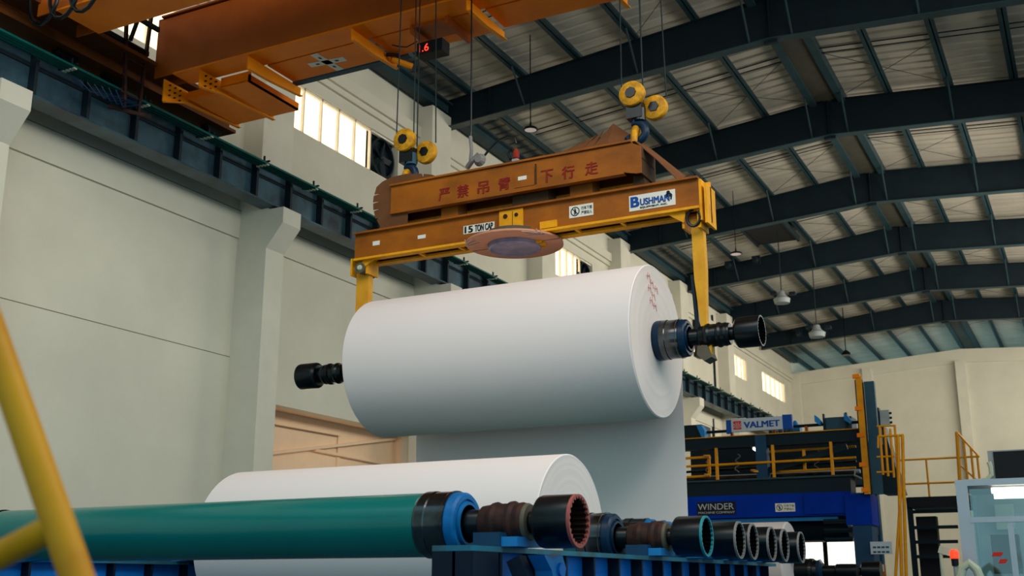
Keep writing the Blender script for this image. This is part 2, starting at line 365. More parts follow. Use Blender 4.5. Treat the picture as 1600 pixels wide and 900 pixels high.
# ---- rafters
def rb(x): return 13.31+0.0618*(x+14.4) if x < RIDGE else 13.86-0.065*(x-RIDGE)
RY = [17.4, 23.9, 30.4, 36.9, 43.4, 49.9, 56.4]
PUR = [-14.35, -13.48, -11.91, -10.36, -8.80, -7.25, -3.80, -2.22, -0.63, 0.95, 2.5]
for i, y in enumerate(RY):
    t = thing('roof_rafter', 'dark steel roof rafter, %s' % ['out of sight above the crane bridge', 'nearest in view, passing just above the lifting beam', 'second from the camera, behind the right hook block', 'third from the camera, meeting the lifting beam end', 'fourth from the camera, third before the end wall', 'fifth from the camera, second before the end wall', 'farthest, last before the white end wall'][i], 'rafter', (RIDGE, y, 13.3), 'dark steel roof rafters')
    for (xa, xb) in ((WX+0.1, RIDGE), (RIDGE, RX-0.05)):
        MB().prism([(xa, rb(xa)), (xb, rb(xb)), (xb, roof_z(xb)), (xa, roof_z(xa))], 'xz', y-0.012, y+0.012).build('web', 'steel', t)
    fl = MB()
    for (xa, xb) in ((WX+0.1, RIDGE), (RIDGE, RX-0.05)):
        fl.add([(x, yy, rb(x)+h) for x in (xa, xb) for yy in (y-0.14, y+0.14) for h in (-0.02, 0.0)], [(0,2,6,4),(1,5,7,3),(0,4,5,1),(2,3,7,6),(0,1,3,2),(4,6,7,5)])
    fl.build('bottom_flange', 'purlin', t)
    f2 = MB()
    for (xa, xb) in ((WX+0.1, RIDGE), (RIDGE, RX-0.05)):
        f2.add([(x, yy, roof_z(x)+h) for x in (xa, xb) for yy in (y-0.12, y+0.12) for h in (-0.02, 0.0)], [(0,2,6,4),(1,5,7,3),(0,4,5,1),(2,3,7,6),(0,1,3,2),(4,6,7,5)])
    f2.build('top_flange', 'steel', t)
    for x in (-11.91, -8.80, -6.0, -5.0, -2.22, 0.95):
        for s_ in (-1, 1):
            MB().tube([(x, y+0.02*s_, rb(x)+0.05), (x, y+0.75*s_, roof_z(x)+0.02)], 0.028, 6).build('fly_brace', 'purlin', t)
    for x in (-12.9, -5.5):
        MB().box(x-0.01, x+0.01, y-0.12, y+0.12, rb(x), roof_z(x)).build('stiffener', 'steel', t)
    MB().box(RIDGE-0.16, RIDGE+0.16, y-0.05, y+0.05, rb(RIDGE)-0.10, rb(RIDGE)).build('ridge_gusset', 'steel', t)
for i, x in enumerate(PUR):
    z = roof_z(x); p = MB(); p.box(x-0.015, x+0.015, 3, YD, z, z+0.2).box(x-0.12, x+0.1, 3, YD, z, z+0.015)
    if i == 0: p.box(x-0.12, x+0.16, 3, YE, z-0.30, z-0.02).box(x+0.05, x+0.30, 3, YE, z-0.1, z-0.06)
    tag(p.build('roof_purlin', 'purlin'), 'long grey-green steel roof purlin, %s' % (['running along the eave of the left wall', 'second from the left wall', 'third from the left wall', 'fourth from the left wall', 'fifth from the left wall', 'last one left of the roof ridge', 'first one right of the roof ridge', 'second right of the roof ridge', 'third right of the roof ridge', 'fourth right of the roof ridge', 'fifth right of the roof ridge, by the right wall'][i]), 'purlin', 'steel purlins under the roof deck')
t = thing('ridge_beam', 'double steel ridge purlin with a grey plate between, running along the roof peak', 'beam', (RIDGE, 33, 14.7))
for x in (-5.9, -5.1):
    MB().box(x-0.10, x+0.10, 3, YD, roof_z(x)-0.08, roof_z(x)+0.2).build('purlin', 'purlin', t)
MB().box(-5.85, -5.15, 3, YD, 14.90, 14.92).build('cover_plate', 'ridge_plate', t)
# tie rods between purlins, and light cross bracing beside the ridge
BN = ['above the crane', 'between first and second rafters', 'between second and third rafters', 'between third and fourth rafters', 'between fourth and fifth rafters', 'in the last but one bay', 'in the last bay']
for i, y in enumerate(RY):
    for off, nm in ((0.45, 'close to the rafter'), (3.2, 'at mid bay')):
        t = MB()
        for d in (0, 0.28):
            t.tube([(-13.3, y+off+d, roof_z(-13.3)+0.1), (RIDGE, y+off+d, roof_z(RIDGE)+0.08), (RX-.3, y+off+d, roof_z(RX)+0.1)], 0.016, 6)
        tag(t.build('tie_rod', 'steel'), 'pair of thin roof tie rods %s, %s' % (BN[i], nm), 'tie rod', 'thin tie rods under the roof deck')
    b = MB()
    for xa, xb in ((-8.7, -6.05), (-4.95, -2.2)):
        for s_ in (0, 1):
            ya, yb = (y+3.4, y+6.2) if s_ else (y+6.2, y+3.4)
            b.tube([(xa, ya, roof_z(xa)+0.02), (xb, yb, roof_z(xb)+0.02)], 0.008, 5)
    tag(b.build('cross_brace', 'steel'), 'thin crossed bracing rods beside the roof ridge %s' % BN[i], 'brace', 'crossed bracing rods at the ridge')

# ---- ceiling lamps and fans
def pendant(p, top, r, label):
    t = thing('pendant_lamp', label, 'lamp', p, 'round pendant lamps')
    MB().tube([(p[0], p[1], top), (p[0], p[1], p[2]+0.2)], 0.014, 6).build('cord', 'black', t)
    MB().lathe(p, [(0.20, 0.02), (0.10, 0.03), (0.07, 0.06), (0.05, r*0.9), (0.03, r), (-0.01, r), (-0.01, r*0.84), (0.01, r*0.84)], 'z', 28).build('housing', 'black', t, True)
    MB().lathe(p, [(0.004, r*0.84), (-0.006, r*0.84)], 'z', 28).build('lens', 'lens', t, True)
p = PY(829, 203, 22.4); pendant(p, roof_z(p.x)+0.22, 0.17, 'round black rimmed pendant lamp hanging just above the lifting beam')
p = PY(1150, 397, 36); pendant(p, roof_z(p.x)+0.22, 0.21, 'round black rimmed pendant lamp hanging right of the lifting beam end')
def roof_fan(u, v, y, s, label):
    p = PY(u, v, y); t = thing('roof_fan', label, 'fan', p, 'grey roof fans')
    MB().lathe(p, [(0, 0.30*s), (0.18*s, 0.34*s), (0.30*s, 0.20*s), (0.5*s, 0.12*s)], 'z', 20).build('motor_hood', 'grey', t, True)
    MB().tube([(p.x, y, p.z+0.45*s), (p.x, y, roof_z(p.x)+0.1)], 0.02, 6).build('hanger_rod', 'steel', t)
    for a in (0, 120, 240):
        c, s_ = math.cos(math.radians(a)), math.sin(math.radians(a))
        MB().box(p.x+c*0.45*s-0.12*s, p.x+c*0.45*s+0.12*s, y+s_*0.45*s-0.12*s, y+s_*0.45*s+0.12*s, p.z+0.30*s, p.z+0.42*s).build('side_box', 'steel', t)
roof_fan(1277, 527, 45, 1.0, 'pale grey roof fan hanging above the farthest rafters')
roof_fan(1222, 474, 40, 0.9, 'pale grey roof fan hanging beside the dark roof vent')
p = PY(1322, 555, 55); tag(MB().lathe(p, [(0, 0.22), (0.12, 0.2), (0.25, 0.05)], 'z', 16).box(p.x-0.02, p.x+0.02, p.y-0.02, p.y+0.02, p.z+0.2, roof_z(p.x)+0.25).build('bell_lamp', 'black', None, True), 'small dark bell lamp near the far end wall', 'lamp')
MBv = MB(); x0 = PY(1163, 450, 39).x; x1 = x0+1.5; zz = roof_z(x0)
t = thing('roof_vent', 'dark rectangular vent box hung under the roof between the third and fourth rafters', 'vent', ((x0+x1)/2, 39.6, zz-0.2))
MB().box(x0, x1, 38.8, 41.4, zz-0.12, zz+0.06).build('vent_box', 'ink', t)
for xa in (x0-0.08, x1): MB().box(xa, xa+0.08, 38.7, 41.5, zz-0.16, zz+0.06).build('frame_bar', 'steel', t)
for u, v, y in ((1142, 418, 43.05), (1184, 410, 43.05), (1250, 523, 56.05), (1290, 520, 56.05)):
    p = PY(u, v, y); tag(MB().box(p.x-0.16, p.x+0.16, y-0.3, y-0.16, p.z-0.14, p.z+0.2).box(p.x-0.03, p.x+0.03, y-0.2, y+0.34, p.z+.1, p.z+0.16).lathe((p.x, y-0.45, p.z), [(-.12, .1), (.12, .14)], 'y', 12).build('flood_light', 'steel'), 'small dark floodlight on %s rafter%s' % (('the fourth', ', its left one') if u == 1142 else ('the fourth', ', its right one') if u == 1184 else ('the farthest', ', left of the grey roof fan') if u == 1250 else ('the farthest', ', right of the grey roof fan')), 'floodlight', 'small floodlights on the rafters')

# ---- wall pipes
tag(MB().tube([(WX+0.05, 48.2, 9.6), (WX+0.05, 48.2, 13.4)], 0.05, 8).build('downpipe', 'steel'), 'thin dark pipe on the wall left of the two farthest windows', 'pipe')
tag(MB().tube([(WX+0.05, 47.6, 2), (WX+0.05, 47.6, 8.6)], 0.06, 8).build('wall_pipe', 'steel'), 'thin dark pipe on the wall beneath the far crane runway', 'pipe')
tag(MB().box(WX+0.05, WX+0.35, 45.4, 46.1, 11.0, 12.6).build('wall_box', 'ink'), 'dark box on the wall behind the end of the lifting arm', 'box')

# ---- crane runway girder along the left wall
GX = -13.85
t = thing('runway_girder', 'long blue-grey steel crane runway girder on the corbels of the left wall', 'girder', (GX, 30, 8.75))
MB().box(GX-0.01, GX+0.01, -6, 58, 8.8, 9.5).build('web', 'runway', t)
MB().box(GX-0.19, GX+0.19, -6, 58, 8.77, 8.80).build('bottom_flange', 'runway', t)
MB().box(GX-0.22, GX+0.16, -6, 58, 9.50, 9.54).build('top_flange', 'runway', t)
MB().box(GX-0.04, GX+0.04, -6, 58, 9.54, 9.64).build('rail', 'runway_dark', t)
MB().box(GX+0.01, GX+0.035, -6, 58, 9.30, 9.36).build('cable_strip', 'runway_dark', t)
y = 0.3
while y < 57:
    MB().box(GX+0.01, GX+0.15, y-0.03, y+0.03, 8.80, 9.50).build('stiffener', 'runway_dark', t); y += 1.04
for k in range(0, 7):
    yc = 9.95+6.5*k+0.27
    MB().box(GX-0.15, GX+0.32, yc-0.14, yc+0.14, 8.735, 8.77).build('bearing_plate', 'runway_dark', t)
for i in range(4):
    x = -13.58+0.075*i
    c = MB()
    tag(MB().box(x-0.014, x+0.014, -6, 57.5, 9.36, 9.395).build('conductor_rail', 'teal'), 'teal conductor rail along the runway girder, %s of four' % ['innermost beside the girder', 'second from the girder', 'third from the girder', 'outermost, farthest from the girder'][i], 'conductor rail', 'teal conductor rails')
y = 9.55; hn = 0
TENS = ['', 'twenty-', 'thirty-']
while y < 57:
    hn += 1; nth = (ORD+['thirteenth', 'fourteenth', 'fifteenth', 'sixteenth', 'seventeenth', 'eighteenth', 'nineteenth', 'twentieth']+['twenty-'+o for o in ORD[:9]]+['thirtieth', 'thirty-first', 'thirty-second'])[hn-1]
    t = thing('rail_hanger', 'small hanger clipping the teal conductor rails, %s from the near end' % nth, 'hanger', (-13.5, y, 9.3), 'hangers of the teal conductor rails')
    MB().box(-13.72, -13.30, y-0.015, y+0.015, 9.40, 9.43).box(-13.45, -13.42, y-0.015, y+0.015, 9.43, 9.54).build('arm', 'runway_dark', t)
    cl = MB()
    for i in range(4): cl.box(-13.58+0.075*i-0.02, -13.58+0.075*i+0.02, y-0.03, y+0.03, 9.335, 9.36)
    cl.build('clip', 'clip', t); y += 1.55

# ================================================================== OVERHEAD CRANE
ZG = 9.75; XR = 3.2
cr = thing('overhead_crane', 'orange double girder overhead travelling crane spanning the top of the hall', 'crane', (-5, 11.7, 9.7))
def girder(y0, y1, xl, side):
    g_ = MB(); g_.box(xl, XR, y0, y0+0.02, ZG+0.02, ZG+1.1).box(xl, XR, y1-0.02, y1, ZG+0.02, ZG+1.1).box(xl-0.0, XR, y0, y1, ZG+1.08, ZG+1.1)
    g_.prism([(xl, ZG+1.1), (xl, ZG+0.35), (xl+0.45, ZG+0.0), (xl+0.47, ZG+0.0), (xl+0.02, ZG+0.37), (xl+.02, ZG+1.1)], 'xz', y0+.02, y1-.02)
    o = g_.build('girder_box', 'orange_shade', cr)
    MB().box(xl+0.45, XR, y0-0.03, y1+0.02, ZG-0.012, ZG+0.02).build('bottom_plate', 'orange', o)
    MB().box(xl+0.1, XR, y0-0.05, y1+0.05, ZG+1.1, ZG+1.13).build('top_plate', 'orange_shade', o)
girder(12.58, 12.96, -13.2, 1)
girder(10.2, 10.95, -13.2, -1)
# end truck on the runway rail
MB().box(GX-0.16, GX+0.16, 8.6, 15.0, 9.86, 10.22).build('end_truck', 'truck', cr)
MB().box(GX-0.28, GX+0.24, 8.5, 15.1, 9.80, 9.86).build('end_truck_plate', 'truck', cr)
for y in (8.9, 11.3, 12.3, 14.7):
    MB().lathe((GX, y, 9.82), [(-0.09, 0.2), (-0.05, 0.2), (-0.05, 0.17), (0.05, 0.17), (0.05, 0.2), (0.09, 0.2)], 'x', 24).build('wheel', 'black', cr, True)
MB().box(-13.62, -13.15, 8.7, 14.9, 9.98, 10.05).build('maintenance_plate', 'truck', cr)
# walkway panels beyond the far girder (seen from below) and hanging brackets
for a, b in ((-11.2, -9.22), (-9.18, -7.23), (-7.17, -5.2), (-5.14, -3.2)):
    wide = b > -7.0
    MB().box(a+0.03, b, 13.03, 13.70 if not wide else 13.65, ZG-0.005, ZG+0.02).build('walkway_panel', 'orange', cr)
    MB().box(a+0.03, b, 12.96, 13.03, ZG+0.05, ZG+0.07).build('gap_channel', 'ink', cr)
MB().box(-11.2, -8.9, 13.72, 13.84, ZG-0.02, ZG+0.06).build('edge_channel', 'slate', cr)
for i, (x, ya, yb, h0, h1) in enumerate([(-13.0, 12.62, 14.5, 0.40, 0.17), (-12.22, 12.62, 14.5, 0.30, 0.17), (-11.2, 12.60, 13.95, 0.22, 0.15), (-9.2, 12.60, 13.85, 0.18, 0.13), (-7.2, 12.6, 13.76, 0.18, 0.13), (-5.17, 12.6, 13.7, 0.18, 0.13)]):
    zt = ZG-0.012
    b = MB().prism([(ya, zt), (yb, zt), (yb, zt-h1), (ya+0.5, zt-h1-0.05), (ya, zt-h0)], 'yz', x-0.02, x)
    b.prism([(ya+0.02, zt-h0), (ya+.5, zt-h1-0.06), (yb, zt-h1), (yb, zt-h1-0.012), (ya+.5, zt-h1-0.075), (ya+.02, zt-h0-0.015)], 'yz', x-0.02, x+0.05)
    o = b.build('bracket', 'orange_hi', cr)
    if i < 2:
        for r_ in range(3):
            for c_ in range(3): MB().lathe((x-0.004+0.02, ya+0.12+0.12*c_, zt-0.07-0.09*r_), [(-0.02, 0.014), (0.02, 0.014)], 'x', 8).build('bolt', 'rust', o)
MB().box(-12.97, -12.24, 13.15, 14.35, ZG-0.19, ZG-0.16).box(-12.97, -12.24, 13.15, 13.2, ZG-0.16, ZG-0.04).box(-12.97, -12.24, 14.30, 14.35, ZG-0.16, ZG-0.0).build('lower_platform', 'orange', cr)
MB().box(-12.16, -11.55, 13.05, 14.35, ZG-0.19, ZG-0.16).box(-11.58, -11.55, 13.05, 14.35, ZG-0.19, ZG-0.06).box(-12.16, -11.55, 13.05, 13.09, ZG-0.17, ZG-0.0).build('lower_platform', 'orange', cr)
# white tape cross beneath the walkway
tc = MB(); cx, cy = -10.22, 13.36
for a, L in ((0.10, 0.33), (1.50, 0.33)):
    d = Vector((math.cos(a), math.sin(a), 0)); tc.bar(Vector((cx, cy, ZG-0.009))-d*L, Vector((cx, cy, ZG-0.009))+d*L, 0.14, 0.004)
tp = tc.build('tape_cross', 'white', cr, label='white adhesive tape cross with dark marks')
for a in (0.10, 1.50, 0.10+PI, 1.50+PI):
    d = Vector((math.cos(a), math.sin(a), 0))*0.18; MB().bar(Vector((cx, cy, ZG-0.013))+d*0.8, Vector((cx, cy, ZG-0.013))+d*1.15, 0.04, 0.004).build('mark', 'slate', tp)
# display box with red digits
pd = PY(671, 70, 12.95)
db = MB().box(pd.x-0.24, pd.x+0.20, 12.98, 13.20, pd.z-0.11, pd.z+0.09).build('display_box', 'ink', cr)
lettering('digits', '1.6', pd.x-0.20, pd.x-0.03, pd.z-0.07, pd.z+0.05, 12.975, 'red_led', db)
MB().box(pd.x-0.32, pd.x-0.29, 12.9, 13.5, 9.6, 9.745).box(pd.x+0.29, pd.x+0.34, 12.9, 13.6, 9.6, 9.745).box(pd.x-.3, pd.x+.3, 12.95, 13.4, 9.70, 9.735).build('display_bracket', 'orange_shade', cr)
MB().tube([(pd.x-0.9, 13.3, 9.72), (pd.x-0.7, 13.2, 9.6), (pd.x-0.5, 13.1, 9.5), (pd.x-0.28, 13.05, 9.52)], 0.01, 6).build('cable', 'ink', cr)
# yellow tube stub at bracket end
MB().tube([(-9.15, 13.6, 9.66), (-8.95, 13.9, 9.62)], 0.05, 10).build('pipe_stub', 'orange_hi', cr)
MB().tube([(-9.18, 13.5, 9.70), (-9.0, 13.62, 9.70)], 0.03, 10).build('pipe_stub', 'rust', cr)
# current collector frame with ladder hanging at the girder end
cf = MB(); X0 = -13.25
cf.bar((X0, 11.9, 10.9), (X0, 12.05, 9.05), 0.05, 0.05).bar((X0, 12.45, 10.9), (X0, 12.35, 9.05), 0.05, 0.05).bar((X0-.25, 11.95, 9.08), (X0+.2, 12.45, 9.0), 0.05, 0.05)
for z in (9.3, 9.6, 9.9, 10.2): cf.bar((X0, 11.95, z), (X0, 12.4, z), 0.03, 0.03)
cf.build('collector_frame', 'rust', cr)
co = MB()
for i in range(4): co.box(-13.59+0.075*i-0.02, -13.59+0.075*i+0.03, 12.0, 12.4, 9.22, 9.33)
for i in range(7): co.tube([(-13.5+0.05*i, 11.2+0.1*i, 9.25), (-13.4+0.04*i, 11.35+0.1*i, 9.12-0.02*i), (-13.3+0.03*i, 11.7+0.1*i, 9.18)], 0.012, 6)
co.build('current_collector', 'navy_flange', cr)
# end platform railing at girder end
er = MB()
for y in (11.0, 11.5, 12.0): er.bar((-13.2, y, 10.2), (-12.9, y, 11.0), 0.05, 0.05)
er.bar((-13.1, 10.95, 10.6), (-13.1, 12.5, 10.6), 0.05, 0.08).bar((-13.3, 10.95, 10.2), (-13.3, 12.5, 10.2), 0.05, 0.08)
er.build('end_railing', 'steel', cr)
# festoon loops under the near girder
for i in range(3):
    x = -12.9+0.42*i; pts = [(x+0.3*math.cos(a), 10.05, 9.95-0.45*math.sin(a)) for a in [PI*j/8 for j in range(9)]]
    MB().tube(pts, 0.03, 8).build('festoon_cable', 'black', cr, True)
# hoist trolley on top
tr = thing('hoist_trolley', 'orange hoist trolley riding on top of the crane girders, above the frame', 'hoist', (-6.1, 11.75, 10.9))
MB().box(-8.6, -3.6, 10.4, 10.6, 10.95, 11.15).box(-8.6, -3.6, 12.7, 12.9, 10.95, 11.15).box(-8.6, -8.4, 10.4, 12.9, 11.15, 11.3).box(-3.8, -3.6, 10.4, 12.9, 11.15, 11.3).build('frame', 'orange_shade', tr)
for x in (-7.75, -4.5):
    MB().lathe((x, 12.1, 11.45), [(-0.6, 0.25), (0.6, 0.25)], 'x', 24).build('drum', 'steel', tr, True)

# ================================================================== HOOK BLOCKS + ROPES
YL = 12.1
def hook_block(x, zc, label, seat):
    t = thing('hook_block', label, 'hook', (x, YL, seat), 'hook blocks above the lifting beam')
    for dx, dy in ((-0.15, -0.08), (0.13, -0.08), (0.06, 0.12), (0.36, 0.12)):
        MB().tube([(x+dx, YL+dy, zc-0.05), (x+dx*0.8, YL+dy, 11.3)], 0.009, 6).build('wire_rope', 'rope', t)
    for i, (dx, dy, r, dz) in enumerate(((-0.01, -0.08, 0.165, -0.02), (0.21, 0.12, 0.16, -0.17))):
        c = (x+dx, YL+dy, zc+dz)
        s_ = MB().lathe(c, [(-0.06, 0.06), (-0.06, r*0.62), (-0.045, r*0.95), (-0.03, r), (0.03, r), (0.045, r*0.95), (0.06, r*0.62), (0.06, 0.06)], 'y', 30).build('sheave_cover', 'hook_yellow', t, True)
        MB().lathe((c[0], c[1]-0.055, c[2]), [(-0.02, r*0.42), (0.0, r*0.45)], 'y', 6 if i else 8).build('cover_opening', 'black', s_)
    MB().box(x-0.10, x+0.10, YL-0.08, YL+0.08, zc-0.33, zc-0.12).build('yoke', 'black', t)
    MB().lathe((x+0.05, YL, zc-0.36), [(0, 0.075), (0.16, 0.075)], 'z', 20).build('swivel', 'slate' if x < -6 else 'black', t, True)
    pts = []
    for j in range(15):
        a = math.radians(100-j*18.5); pts.append((x+0.12*math.cos(a), YL, zc-0.50+0.12*math.sin(a)))
    MB().tube([(x, YL, zc-0.3)]+pts, 0.05, 12).build('hook', 'navy_flange', t, True)
    pts = [(x+0.13*math.cos(a)*0.0+0.0, YL+0.1*math.cos(a), zc-0.74+0.26*math.sin(a)) for a in [PI*j/10 for j in range(11)]]
    pts = [(q[0], q[1], q[2]+0.03) for q in pts]
    MB().tube(pts, 0.045, 10).build('shackle', 'hook_yellow', t, True)
    return t
hook_block(-7.81, 7.47, 'yellow-black crane hook block at the left end of the lifting beam', 6.9)
hook_block(-4.50, 7.46, 'yellow crane hook block at the right end of the lifting beam', 6.85)

# ================================================================== LIFTING BEAM
lb = thing('lifting_beam', 'orange two-tier lifting beam with lettering, hung from two hooks and carrying the reel', 'lifting beam', (-6.2, YL, 5.7))
XL, XRb = -8.52, -3.69
B = MB().box(XL, XRb, YL-0.17, YL-0.15, 5.83, 6.165).build('lower_web', 'beam', lb)
MB().box(XL, XRb, YL+0.15, YL+0.17, 5.83, 6.165).build('lower_web', 'beam', lb)
MB().box(XL, XRb, YL-0.22, YL+0.22, 6.165, 6.19).build('top_flange', 'beam', lb)
MB().box(XL, XRb, YL-0.20, YL-0.08, 5.80, 5.83).build('bottom_flange', 'beam_yellow', lb)
MB().box(XL, XRb, YL+0.08, YL+0.20, 5.80, 5.83).build('bottom_flange', 'beam_yellow', lb)
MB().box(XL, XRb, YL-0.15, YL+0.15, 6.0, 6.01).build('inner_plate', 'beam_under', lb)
for x in (-7.55, -6.95, -5.3, -4.7): MB().box(x-0.02, x+0.02, YL-0.09, YL+0.09, 5.80, 5.83).build('cross_strap', 'beam_yellow', lb)
for x in (XL, XRb-0.02): MB().box(x, x+0.02, YL-0.16, YL+0.16, 5.83, 6.165).build('end_plate', 'beam', lb)
MB().box(XRb+0.0, XRb+0.03, YL-0.17, YL+0.17, 5.66, 6.16).box(XRb+0.06, XRb+0.09, YL-0.17, YL+0.17, 5.62, 6.10).box(XRb, XRb+0.09, YL-0.02, YL+0.02, 5.66, 6.16).build('end_bracket', 'beam_yellow', lb)
# upper beam
UL, UR = -7.91, -4.36; UY0, UY1 = 11.85, 12.35
MB().prism([(UL, 6.37), (UR-0.22, 6.37), (UR-0.06, 6.33), (UR, 6.33), (UR, 6.67), (UR-0.12, 6.73), (UL, 6.74)], 'xz', UY0, UY0+0.02).build('upper_web', 'beam', lb)
MB().box(UL, UR, UY1-0.02, UY1, 6.36, 6.74).build('upper_web', 'beam', lb)
MB().box(UL-0.01, UR-0.12, UY0-0.03, UY1+0.02, 6.74, 6.765).build('upper_top_flange', 'beam', lb)
MB().box(UL, UR-0.22, UY0-0.012, UY0+0.08, 6.35, 6.37).build('upper_bottom_flange', 'beam', lb)
MB().box(UL, UR-0.25, UY1-0.1, UY1, 6.35, 6.37).build('upper_bottom_flange', 'beam_yellow', lb)
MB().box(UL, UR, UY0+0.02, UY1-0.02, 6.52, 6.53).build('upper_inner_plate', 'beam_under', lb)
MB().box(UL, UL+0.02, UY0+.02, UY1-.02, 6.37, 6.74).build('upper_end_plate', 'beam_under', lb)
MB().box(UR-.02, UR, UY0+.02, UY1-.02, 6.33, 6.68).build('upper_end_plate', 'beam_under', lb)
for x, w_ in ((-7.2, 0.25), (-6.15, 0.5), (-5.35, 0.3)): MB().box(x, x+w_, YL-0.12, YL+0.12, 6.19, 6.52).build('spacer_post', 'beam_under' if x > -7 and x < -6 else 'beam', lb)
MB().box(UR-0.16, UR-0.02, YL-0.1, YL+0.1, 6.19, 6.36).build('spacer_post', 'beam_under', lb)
MB().box(-5.76, -5.745, UY0-0.02, UY0, 6.42, 6.68).build('splice_bar', 'beam_under', lb)
MB().box(-6.05, -5.77, UY0-0.008, UY0, 6.41, 6.62).build('repair_patch', 'beam', lb)
MB().box(-6.0, -5.88, UY0-0.012, UY0-0.008, 6.50, 6.55).build('sticker', 'white', lb, label='small white sticker')
# lettering in red on the upper beam
for ch, x in (('严', -7.08), ('禁', -6.80), ('吊', -6.50), ('臂', -6.20), ('下', -5.60), ('行', -5.31), ('走', -5.00)):
    lettering('red_character', ch, x-0.085, x+0.085, 6.41, 6.58, UY0-0.001, 'paint_red', lb, 0.022)
# stickers on the lower beam
def plate(name, u0, v0, u1, v1, y, m, parent, th=0.006):
    a = PY(u0, v0, y); b = PY(u1, v1, y); return MB().box(a.x, b.x, y-th, y, min(a.z, b.z), max(a.z, b.z)).build(name, m, parent), a, b
YF = YL-0.17
a = PY(724, 370, YF); b = PY(776, 345, YF)
zt, zb = 6.10, 5.985
pl_ = MB().box(-6.83, -6.38, YF-0.006, YF, 5.935, 6.045).build('capacity_sign', 'white', lb); lettering('text', '15', -6.81, -6.69, 5.945, 6.035, YF-0.007, 'ink', pl_, 0.03); lettering('text', 'TON CAP', -6.66, -6.40, 5.945, 6.035, YF-0.007, 'ink', pl_, 0.03)
a = PY(983, 308, YF); b = PY(1055, 298, YF)
pl_ = MB().box(a.x, b.x, YF-0.006, YF, 5.89, 6.085).build('maker_sign', 'white', lb, label='white maker sign with blue lettering')
wS = b.x-a.x
lettering('text', 'B', a.x+0.02, a.x+0.13, 5.935, 6.065, YF-0.007, 'ink_blue', pl_, 0.04)
lettering('text', 'USHMAN', a.x+0.14, b.x-0.07, 5.945, 6.03, YF-0.007, 'ink_blue', pl_, 0.03)
lettering('text', 'EQUIPMENT, INC.', a.x+0.14, b.x-0.10, 5.905, 5.93, YF-0.007, 'ink', pl_, 0.01)
lg = MB(); cx = b.x-0.085
lg.lathe((cx, YF-0.008, 6.055), [(-0.002, 0.022), (0.002, 0.022)], 'y', 14)
lg.prism([(cx-0.05, 5.99), (cx-0.045, 6.02), (cx-0.02, 6.045), (cx+0.03, 6.045), (cx+0.05, 6.02), (cx+0.04, 5.96), (cx+0.025, 5.96), (cx+0.025, 6.0), (cx-0.02, 5.99)], 'xz', YF-0.010, YF-0.006)
lg.build('emblem', 'ink', pl_)
def warn_sign(x0, x1, z0, z1, y, parent):
    h = z1-z0; p = MB().box(x0, x1, y-0.006, y, z0, z1).build('warning_sign', 'white', parent, label='small white no-standing warning sign')
    cx, cz, r = x0+h*0.52, (z0+z1)/2, h*0.38
    MB().lathe((cx, y-0.007, cz), [(-0.002, r), (0.002, r), (0.002, r*0.82), (-0.002, r*0.82)], 'y', 28, closed=True).bar((cx-r*0.68, y-0.008, cz+r*0.68), (cx+r*0.68, y-0.008, cz-r*0.68), 0.003, h*0.06, (0, 0, 1)).build('prohibition_ring', 'ink', p)
    MB().lathe((cx, y-0.008, cz+r*0.5), [(-.001, r*0.16), (.001, r*0.16)], 'y', 12).prism([(cx-r*.2, cz-r*.1), (cx-r*.25, cz+r*.3), (cx+r*.25, cz+r*.3), (cx+r*.2, cz-r*.1), (cx+r*.25, cz-r*.7), (cx+r*.1, cz-r*.7), (cx, cz-r*.2), (cx-r*.1, cz-r*.7), (cx-r*.25, cz-r*.7)], 'xz', y-.009, y-.007).build('figure', 'ink', p)
    lettering('text', '行车下面', x0+h*1.05, x1-h*0.1, cz+h*0.05, cz+h*0.33, y-0.007, 'ink', p)
    lettering('text', '严禁站人', x0+h*1.05, x1-h*0.1, cz-h*0.33, cz-h*0.05, y-0.007, 'ink', p)
a = PY(889, 330, YF); b = PY(927, 325, YF)
warn_sign(-5.34, -5.02, 5.925, 6.08, YF, lb)
for u, v, w_, h_ in ((588, 380, 0.11, 0.06), (659, 370, 0.12, 0.05)):
    p = PY(u, v, YF); MB().box(p.x-w_/2, p.x+w_/2, YF-0.005, YF, p.z-h_/2, p.z+h_/2).build('sticker', 'white', lb)
# centre plates
a = PY(781, 345, YF); b = PY(818, 335, YF)
cp = MB().box(a.x, b.x, YF-0.02, YF, 5.86, 6.16).build('hinge_plate', 'beam_yellow', lb)
MB().lathe((a.x+0.09, YF-0.03, 6.08), [(0, .03), (.01, .03)], 'y', 12).lathe((b.x-0.09, YF-0.03, 6.08), [(0, .025), (.01, .025)], 'y', 12).box((a.x+b.x)/2+0.02, (a.x+b.x)/2+.026, YF-0.023, YF-.02, 5.88, 6.13).build('bolt', 'rust', cp)
a = PY(845, 355, YF); MB().box(a.x, a.x+0.23, YF-0.03, YF, 5.84, 5.93).build('hinge_plate', 'beam_yellow', lb)
